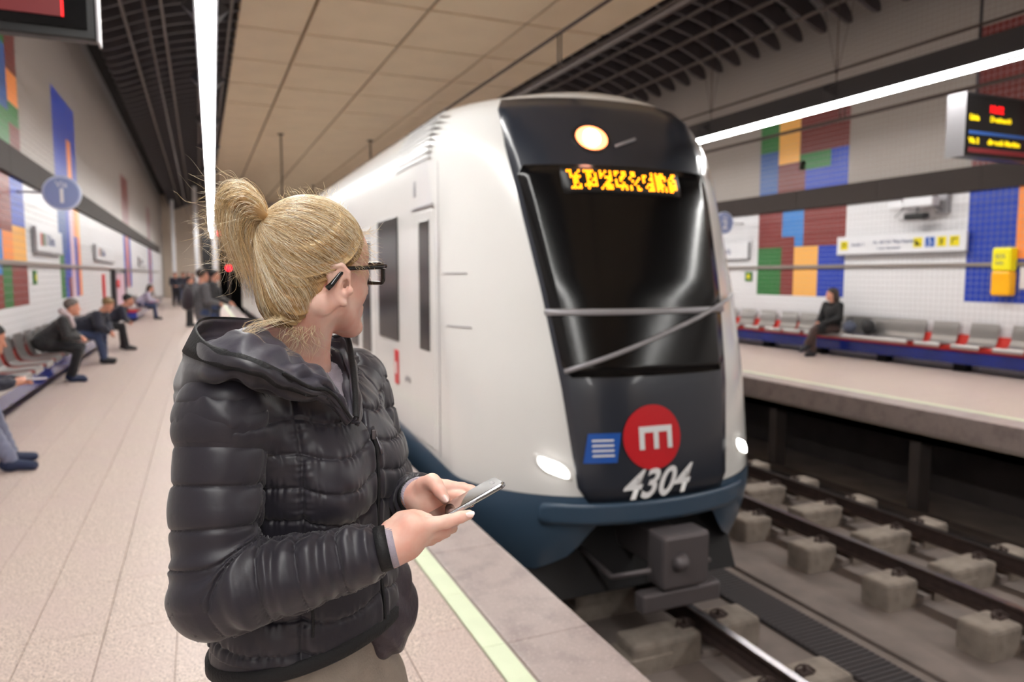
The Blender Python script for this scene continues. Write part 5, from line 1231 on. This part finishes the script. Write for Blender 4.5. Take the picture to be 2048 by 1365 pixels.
def strands(name, paths, radius, tones, par):
    """paths: n x m x 3 poly-lines -> thin three-sided tubes"""
    P = np.array(paths); n, m, _ = P.shape; Tn = np.gradient(P, axis=1); Tn /= np.linalg.norm(Tn, axis=2)[:, :, None] + 1e-12
    ref = np.tile(U(.3, .5, .8), (n, 1)); u = np.cross(Tn, ref[:, None, :]); u /= np.linalg.norm(u, axis=2)[:, :, None] + 1e-9; v = np.cross(Tn, u)
    rad = (np.asarray(radius).reshape(-1, 1) if np.ndim(radius) else np.full((n, 1), radius)) * (1 - .75 * np.linspace(0, 1, m)[None] ** 3)
    R3 = [P + rad[:, :, None] * (math.cos(2 * PI * k / 3) * u + math.sin(2 * PI * k / 3) * v) for k in range(3)]
    V = np.stack(R3, 2).reshape(-1, 3); base = (np.arange(n)[:, None] * m + np.arange(m - 1)[None]) * 3; base = base.reshape(-1)
    F = np.concatenate([np.stack([base + k, base + (k + 1) % 3, base + 3 + (k + 1) % 3, base + 3 + k], 1) for k in range(3)])
    me = fast_mesh(name, V, F); tone_attr(me, np.repeat(np.asarray(tones), m * 3)); o = link(name, me, HM, par); o['kind'] = 'stuff'; return o
def project(Q, fn, lift):
    Q = Q.copy(); e = .0015
    for _ in range(3):
        d = fn(Q); g = np.stack([(fn(Q + v) - fn(Q - v)) / (2 * e) for v in np.eye(3) * e], 1); g /= np.linalg.norm(g, axis=1)[:, None] + 1e-9; Q = Q - g * (d - lift)[:, None]
    return Q
N_ = 6500; pts = []
u1 = rng.uniform(-1.25, 1, N_); u1 = np.where(u1 < -1, -.62 - .35 * rng.random(N_), u1); ph = rng.uniform(0, 2 * PI, N_)
start = HC + (np.stack([np.cos(ph) * np.sqrt(1 - u1 ** 2) * .11 - .022, np.sin(ph) * np.sqrt(1 - u1 ** 2) * .086, u1 * .10 + .02], 1)) @ HA
start = project(start, hsm, 0.0); q = (start - HC) @ HA.T
line = np.interp(q[:, 2], [-.13, -.085, -.055, -.02, .012, .03, .055, .085, .12], [-.085, -.065, -.048, -.030, .012, .040, .066, .082, .09])
keep = (q[:, 0] < line - .001) & (q[:, 2] > -.112 - .35 * (q[:, 0] + .07)); start = start[keep]
# bring half of the roots to the hairline so the hair is seen to grow from it
m_ = 15; tt = np.linspace(0, 1, m_); lift = rng.uniform(.0004, .0030, len(start))
path = start[:, None, :] * (1 - tt)[None, :, None] + (TIE + rng.normal(0, .004, (len(start), 3)))[:, None, :] * tt[None, :, None]
qd = (start - TIE) @ HA.T; perp = np.cross(start - TIE, HC - TIE); perp /= np.linalg.norm(perp, axis=1)[:, None] + 1e-9
path += perp[:, None, :] * (rng.normal(0, .004, len(start))[:, None] * np.sin(PI * tt)[None])[:, :, None]
flat = project(path.reshape(-1, 3), hsm, np.repeat(lift, m_)).reshape(len(start), m_, 3)
flat[:, -1] = TIE + rng.normal(0, .004, (len(start), 3)); flat[:, -2] = flat[:, -2] * .7 + flat[:, -1] * .3
a_, _ = streak(start); ton = .68 + .26 * np.sin(a_ * 23) + .14 * np.sin(a_ * 61 + 2) + rng.normal(0, .22, len(start))
o = strands('hair_strands', flat, rng.uniform(.00022, .00042, len(start)), ton, woman); wp(o, ho); o.location = (0, 0, 0)
# ponytail looped up and out of the tie
G = [[(537, 438, 1.205), (512, 402, 1.20), (478, 376, 1.19), (450, 385, 1.18), (440, 425, 1.18), (448, 475, 1.19), (462, 530, 1.20)],
     [(538, 436, 1.215), (518, 398, 1.22), (488, 372, 1.22), (462, 388, 1.22), (455, 440, 1.22), (470, 505, 1.22), (492, 575, 1.22)],
     [(537, 440, 1.195), (515, 412, 1.18), (485, 398, 1.165), (462, 412, 1.16), (458, 455, 1.165), (476, 510, 1.18), (500, 565, 1.19)],
     [(536, 443, 1.20), (516, 428, 1.185), (494, 424, 1.175), (478, 442, 1.175), (476, 480, 1.18), (492, 530, 1.19), (508, 600, 1.20)],
     [(536, 446, 1.205), (520, 440, 1.195), (506, 446, 1.19), (498, 468, 1.19), (498, 505, 1.195), (506, 545, 1.20), (516, 590, 1.205)]]
Gp = np.array([[at(*p) for p in g] for g in G])
def blend(k):
    t = rng.dirichlet(np.ones(2) * 1.0, 1)[0]; i = rng.integers(0, len(Gp) - 1); g = Gp[i] * t[0] + Gp[i + 1] * t[1]
    if rng.random() < .3: g = Gp[0] * t[0] + Gp[2] * t[1]
    j = rng.normal(0, 1, 3) * .0075; ramp = np.linspace(0, 1, 7)[:, None]; g = g + j * np.sqrt(ramp) * 1.0 + rng.normal(0, .0022, (7, 3)) * ramp
    return cr(g, 20)
pp = np.array([blend(k) for k in range(3600)]); cut = .52 + .48 * rng.random(len(pp)) ** 1.7
pp = np.array([np.stack([np.interp(np.linspace(0, c, 20), np.linspace(0, 1, 20), p[:, i]) for i in range(3)], 1) for p, c in zip(pp, cut)])
o = strands('ponytail', pp, rng.uniform(.00026, .0005, len(pp)), .64 + rng.normal(0, .26, len(pp)), woman); wp(o, ho); o.location = (0, 0, 0)
core = [Gp[:, k].mean(0) for k in range(7)]
def coref(P):
    d = chain(P, [Gp[1, k] for k in range(4)], [.006, .006, .006, .003], .01); d = smin(d, chain(P, [Gp[2, k] for k in range(5)], [.005, .005, .006, .005, .003], .01), .012)
    return smin(d, chain(P, [Gp[3, k] for k in range(5)], [.005, .006, .006, .005, .003], .01), .01)
pc_ = wp(sdf_obj('ponytail_core', coref, np.min(core, 0) - .09, np.max(core, 0) + .09, .003, HM, woman, lambda V: .001 * np.sin(V[:, 2] * 300 + V[:, 0] * 200)), ho); pc_.location = (0, 0, 0)
tone_attr(pc_.data, np.full(len(pc_.data.vertices), .22))
# flyaway hairs
fl_ = []
for k in range(520):
    c = rng.random()
    if c < .40:    # from the ponytail, outward to the left
        p0 = Gp[rng.integers(0, 4), rng.integers(2, 6)] + rng.normal(0, .006, 3); dirn = -CR_ * rng.uniform(.2, 1) + BU * rng.uniform(-1, .6) + CD * rng.normal(0, .4); L = rng.uniform(.025, .08)
    elif c < .62:  # crown
        p0 = hp(rng.uniform(-.06, .06), rng.uniform(-.05, .03), 0); p0 = project((p0 + BU * .12)[None], hsm, 0)[0]; dirn = BU * .8 + CR_ * rng.normal(-.4, .9) + CD * rng.normal(0, .4); L = rng.uniform(.012, .036)
    elif c < .80:  # nape wisps
        p0 = hp(rng.uniform(-.085, -.03), rng.uniform(-.05, -.01), -.09); dirn = -BU + CR_ * rng.normal(-.1, .5) - CD * .3; L = rng.uniform(.02, .07)
    elif c < .93:  # temple
        p0 = project(hp(rng.uniform(.0, .06), -.07, rng.uniform(.0, .06))[None], hsm, .001)[0]; dirn = HF * rng.uniform(.2, 1) - BU * rng.uniform(-.3, 1) - HL * .35; L = rng.uniform(.015, .045)
    else:          # forehead
        p0 = hp(.088, rng.uniform(-.03, .02), .07); dirn = HF + BU * rng.uniform(-.3, .6) - HL * rng.uniform(0, .5); L = rng.uniform(.015, .035)
    dirn = dirn / np.linalg.norm(dirn); side = np.cross(dirn, rng.normal(0, 1, 3)); side /= np.linalg.norm(side); t = np.linspace(0, 1, 16)[:, None]; cv = rng.normal(0, .35); 
    fl_.append(p0 + dirn * L * t + side * L * (cv * t ** 2 + .12 * np.sin(t * rng.uniform(4, 9) + rng.uniform(0, 3))))
o = strands('loose_hairs', fl_, rng.uniform(.00016, .00032, len(fl_)), rng.uniform(.5, 1, len(fl_)), woman); wp(o, ho); o.location = (0, 0, 0)
lk = []
for k in range(46):   # longer lock lying over the hood
    g = np.array([at(560 + rng.normal(0, 8), 640 + rng.normal(0, 6), 1.16), at(505 + rng.normal(0, 8), 655 + rng.normal(0, 6), 1.13), at(500 + rng.normal(0, 10), 680 + rng.normal(0, 5), 1.11), at(545 + rng.normal(0, 8), 702 + rng.normal(0, 4), 1.105), at(585 + rng.normal(0, 12), 705 + rng.normal(0, 8), 1.13)]); lk.append(cr(g, 16))
o = strands('loose_lock', lk, rng.uniform(.00012, .00026, len(lk)), rng.uniform(.5, 1, len(lk)), woman); wp(o, ho); o.location = (0, 0, 0)
# coiled hair tie
tb = []; tn = (TIE - HC) / np.linalg.norm(TIE - HC); tu = np.cross(tn, HL); 
for k in range(160):
    a = 2 * PI * k / 160; c = TIE + tn * .014 + (HL * math.cos(a) + tu * math.sin(a)) * .0185; rad = (HL * math.cos(a) + tu * math.sin(a)); tb.append(c + rad * .0045 * math.cos(a * 14) + tn * .0045 * math.sin(a * 14))
T(B().tube(tb + tb[:1], .0017, 6, caps=False).obj('hair_tie', M['clear'], None), 'clear coiled hair tie around the blonde ponytail', 'hair tie')
# ---- phone in her hands
pL = .90 * CR_ * .95 + .41 * BU + .30 * CD; pL /= np.linalg.norm(pL); pW = CD - (CD @ pL) * pL; pW /= np.linalg.norm(pW); pN = np.cross(pL, pW); pN *= np.sign(pN[2])
ph_c = at(929, 1003, 1.195)
phone = empty('mobile_phone', (0, 0, 0), 'dark glossy mobile phone with silver edge in the hands of the blonde woman', 'phone')
phone.matrix_world = Matrix(((*[pL[0], pW[0], pN[0]], ph_c[0]), (*[pL[1], pW[1], pN[1]], ph_c[1]), (*[pL[2], pW[2], pN[2]], ph_c[2]), (0, 0, 0, 1)))
def slab(x, y, z0, z1, r, nm, m):
    poly = []
    for sx, sy, a0 in ((1, 1, 0), (-1, 1, 90), (-1, -1, 180), (1, -1, 270)):
        for k in range(7): a = math.radians(a0 + 15 * k); poly.append((sx * (x - r) + r * math.cos(a), sy * (y - r) + r * math.sin(a)))
    b = bmesh.new(); me = B().prism(poly, 2, z0, z1).mesh(nm); b.from_mesh(me); e = [x_ for x_ in b.edges if abs(x_.verts[0].co.z - x_.verts[1].co.z) < 1e-6]; bmesh.ops.bevel(b, geom=e, offset=min(.0022, (z1 - z0) * .4), segments=2, affect='EDGES', profile=.5); b.to_mesh(me); b.free()
    return link(nm, me, m, phone)
slab(.069, .0345, -.0042, .0036, .010, 'casing', mat('silver_edge', (196, 196, 200), .18, metal=.95)); slab(.0665, .032, .0035, .0043, .009, 'screen', mat('phone_glass', (10, 11, 14), .04, coat=1)); slab(.0665, .032, -.0050, -.0041, .009, 'back_cover', mat('phone_back', (40, 40, 44), .3))
B().box(.052, .057, -.01, .01, .0044, .0047).obj('earpiece', M['sgrey'], phone); B().box(-.062, -.057, -.009, .009, .0044, .0048, bev=.0001).obj('home_button', M['sgrey'], phone); B().box(-.01, .012, -.0352, -.0343, -.001, .001).obj('side_button', M['sgrey'], phone)
nail(at(859, 1035, 1.149), at(862, 1037, 1.158) - at(838, 1034, 1.158), BU * 1 - CD * .6); nail(at(890.5, 998, 1.1995), at(891, 1000, 1.208) - at(880, 984, 1.215), BU * .3 - CD); nail(at(940.5, 1028.5, 1.1405), at(940, 1030, 1.148) - at(921, 1035, 1.145), BU * .7 - CD * .8)
# ---- bag hanging at her far hip
bagm = mat('bag_nylon', (62, 54, 62), .5, bump=.3, bscale=60)
o = empty('shoulder_bag', tuple(at(776, 1200, 1.42)), 'dark grey shoulder bag hanging at the far hip of the blonde woman', 'bag')
bc_ = at(785, 1195, 1.42)
def bagf(P): return ell(P, np.zeros(3) - BU * .02, (.055, .10, .085), np.array([CR_, CD, BU])) 
sdf_obj('bag_body', lambda P: smin(bagf(P), ell(P, BU * .06 + CR_ * -.01, (.036, .08, .08), np.array([CR_, CD, BU])), .04), -U(.16, .16, .15), U(.16, .16, .2), .004, bagm, o, lambda V: .003 * np.sin(V[:, 2] * 80 + 4 * np.sin(V[:, 0] * 40)))
B().tube([np.zeros(3) + BU * .10, (AX + BL * .21 + BF * .02 + BU * 1.30) - at(776, 1200, 1.42), (AX + BL * .16 - BF * .03 + BU * 1.43) - at(776, 1200, 1.42)], .008, 6, flat=.4).obj('strap', bagm, o)
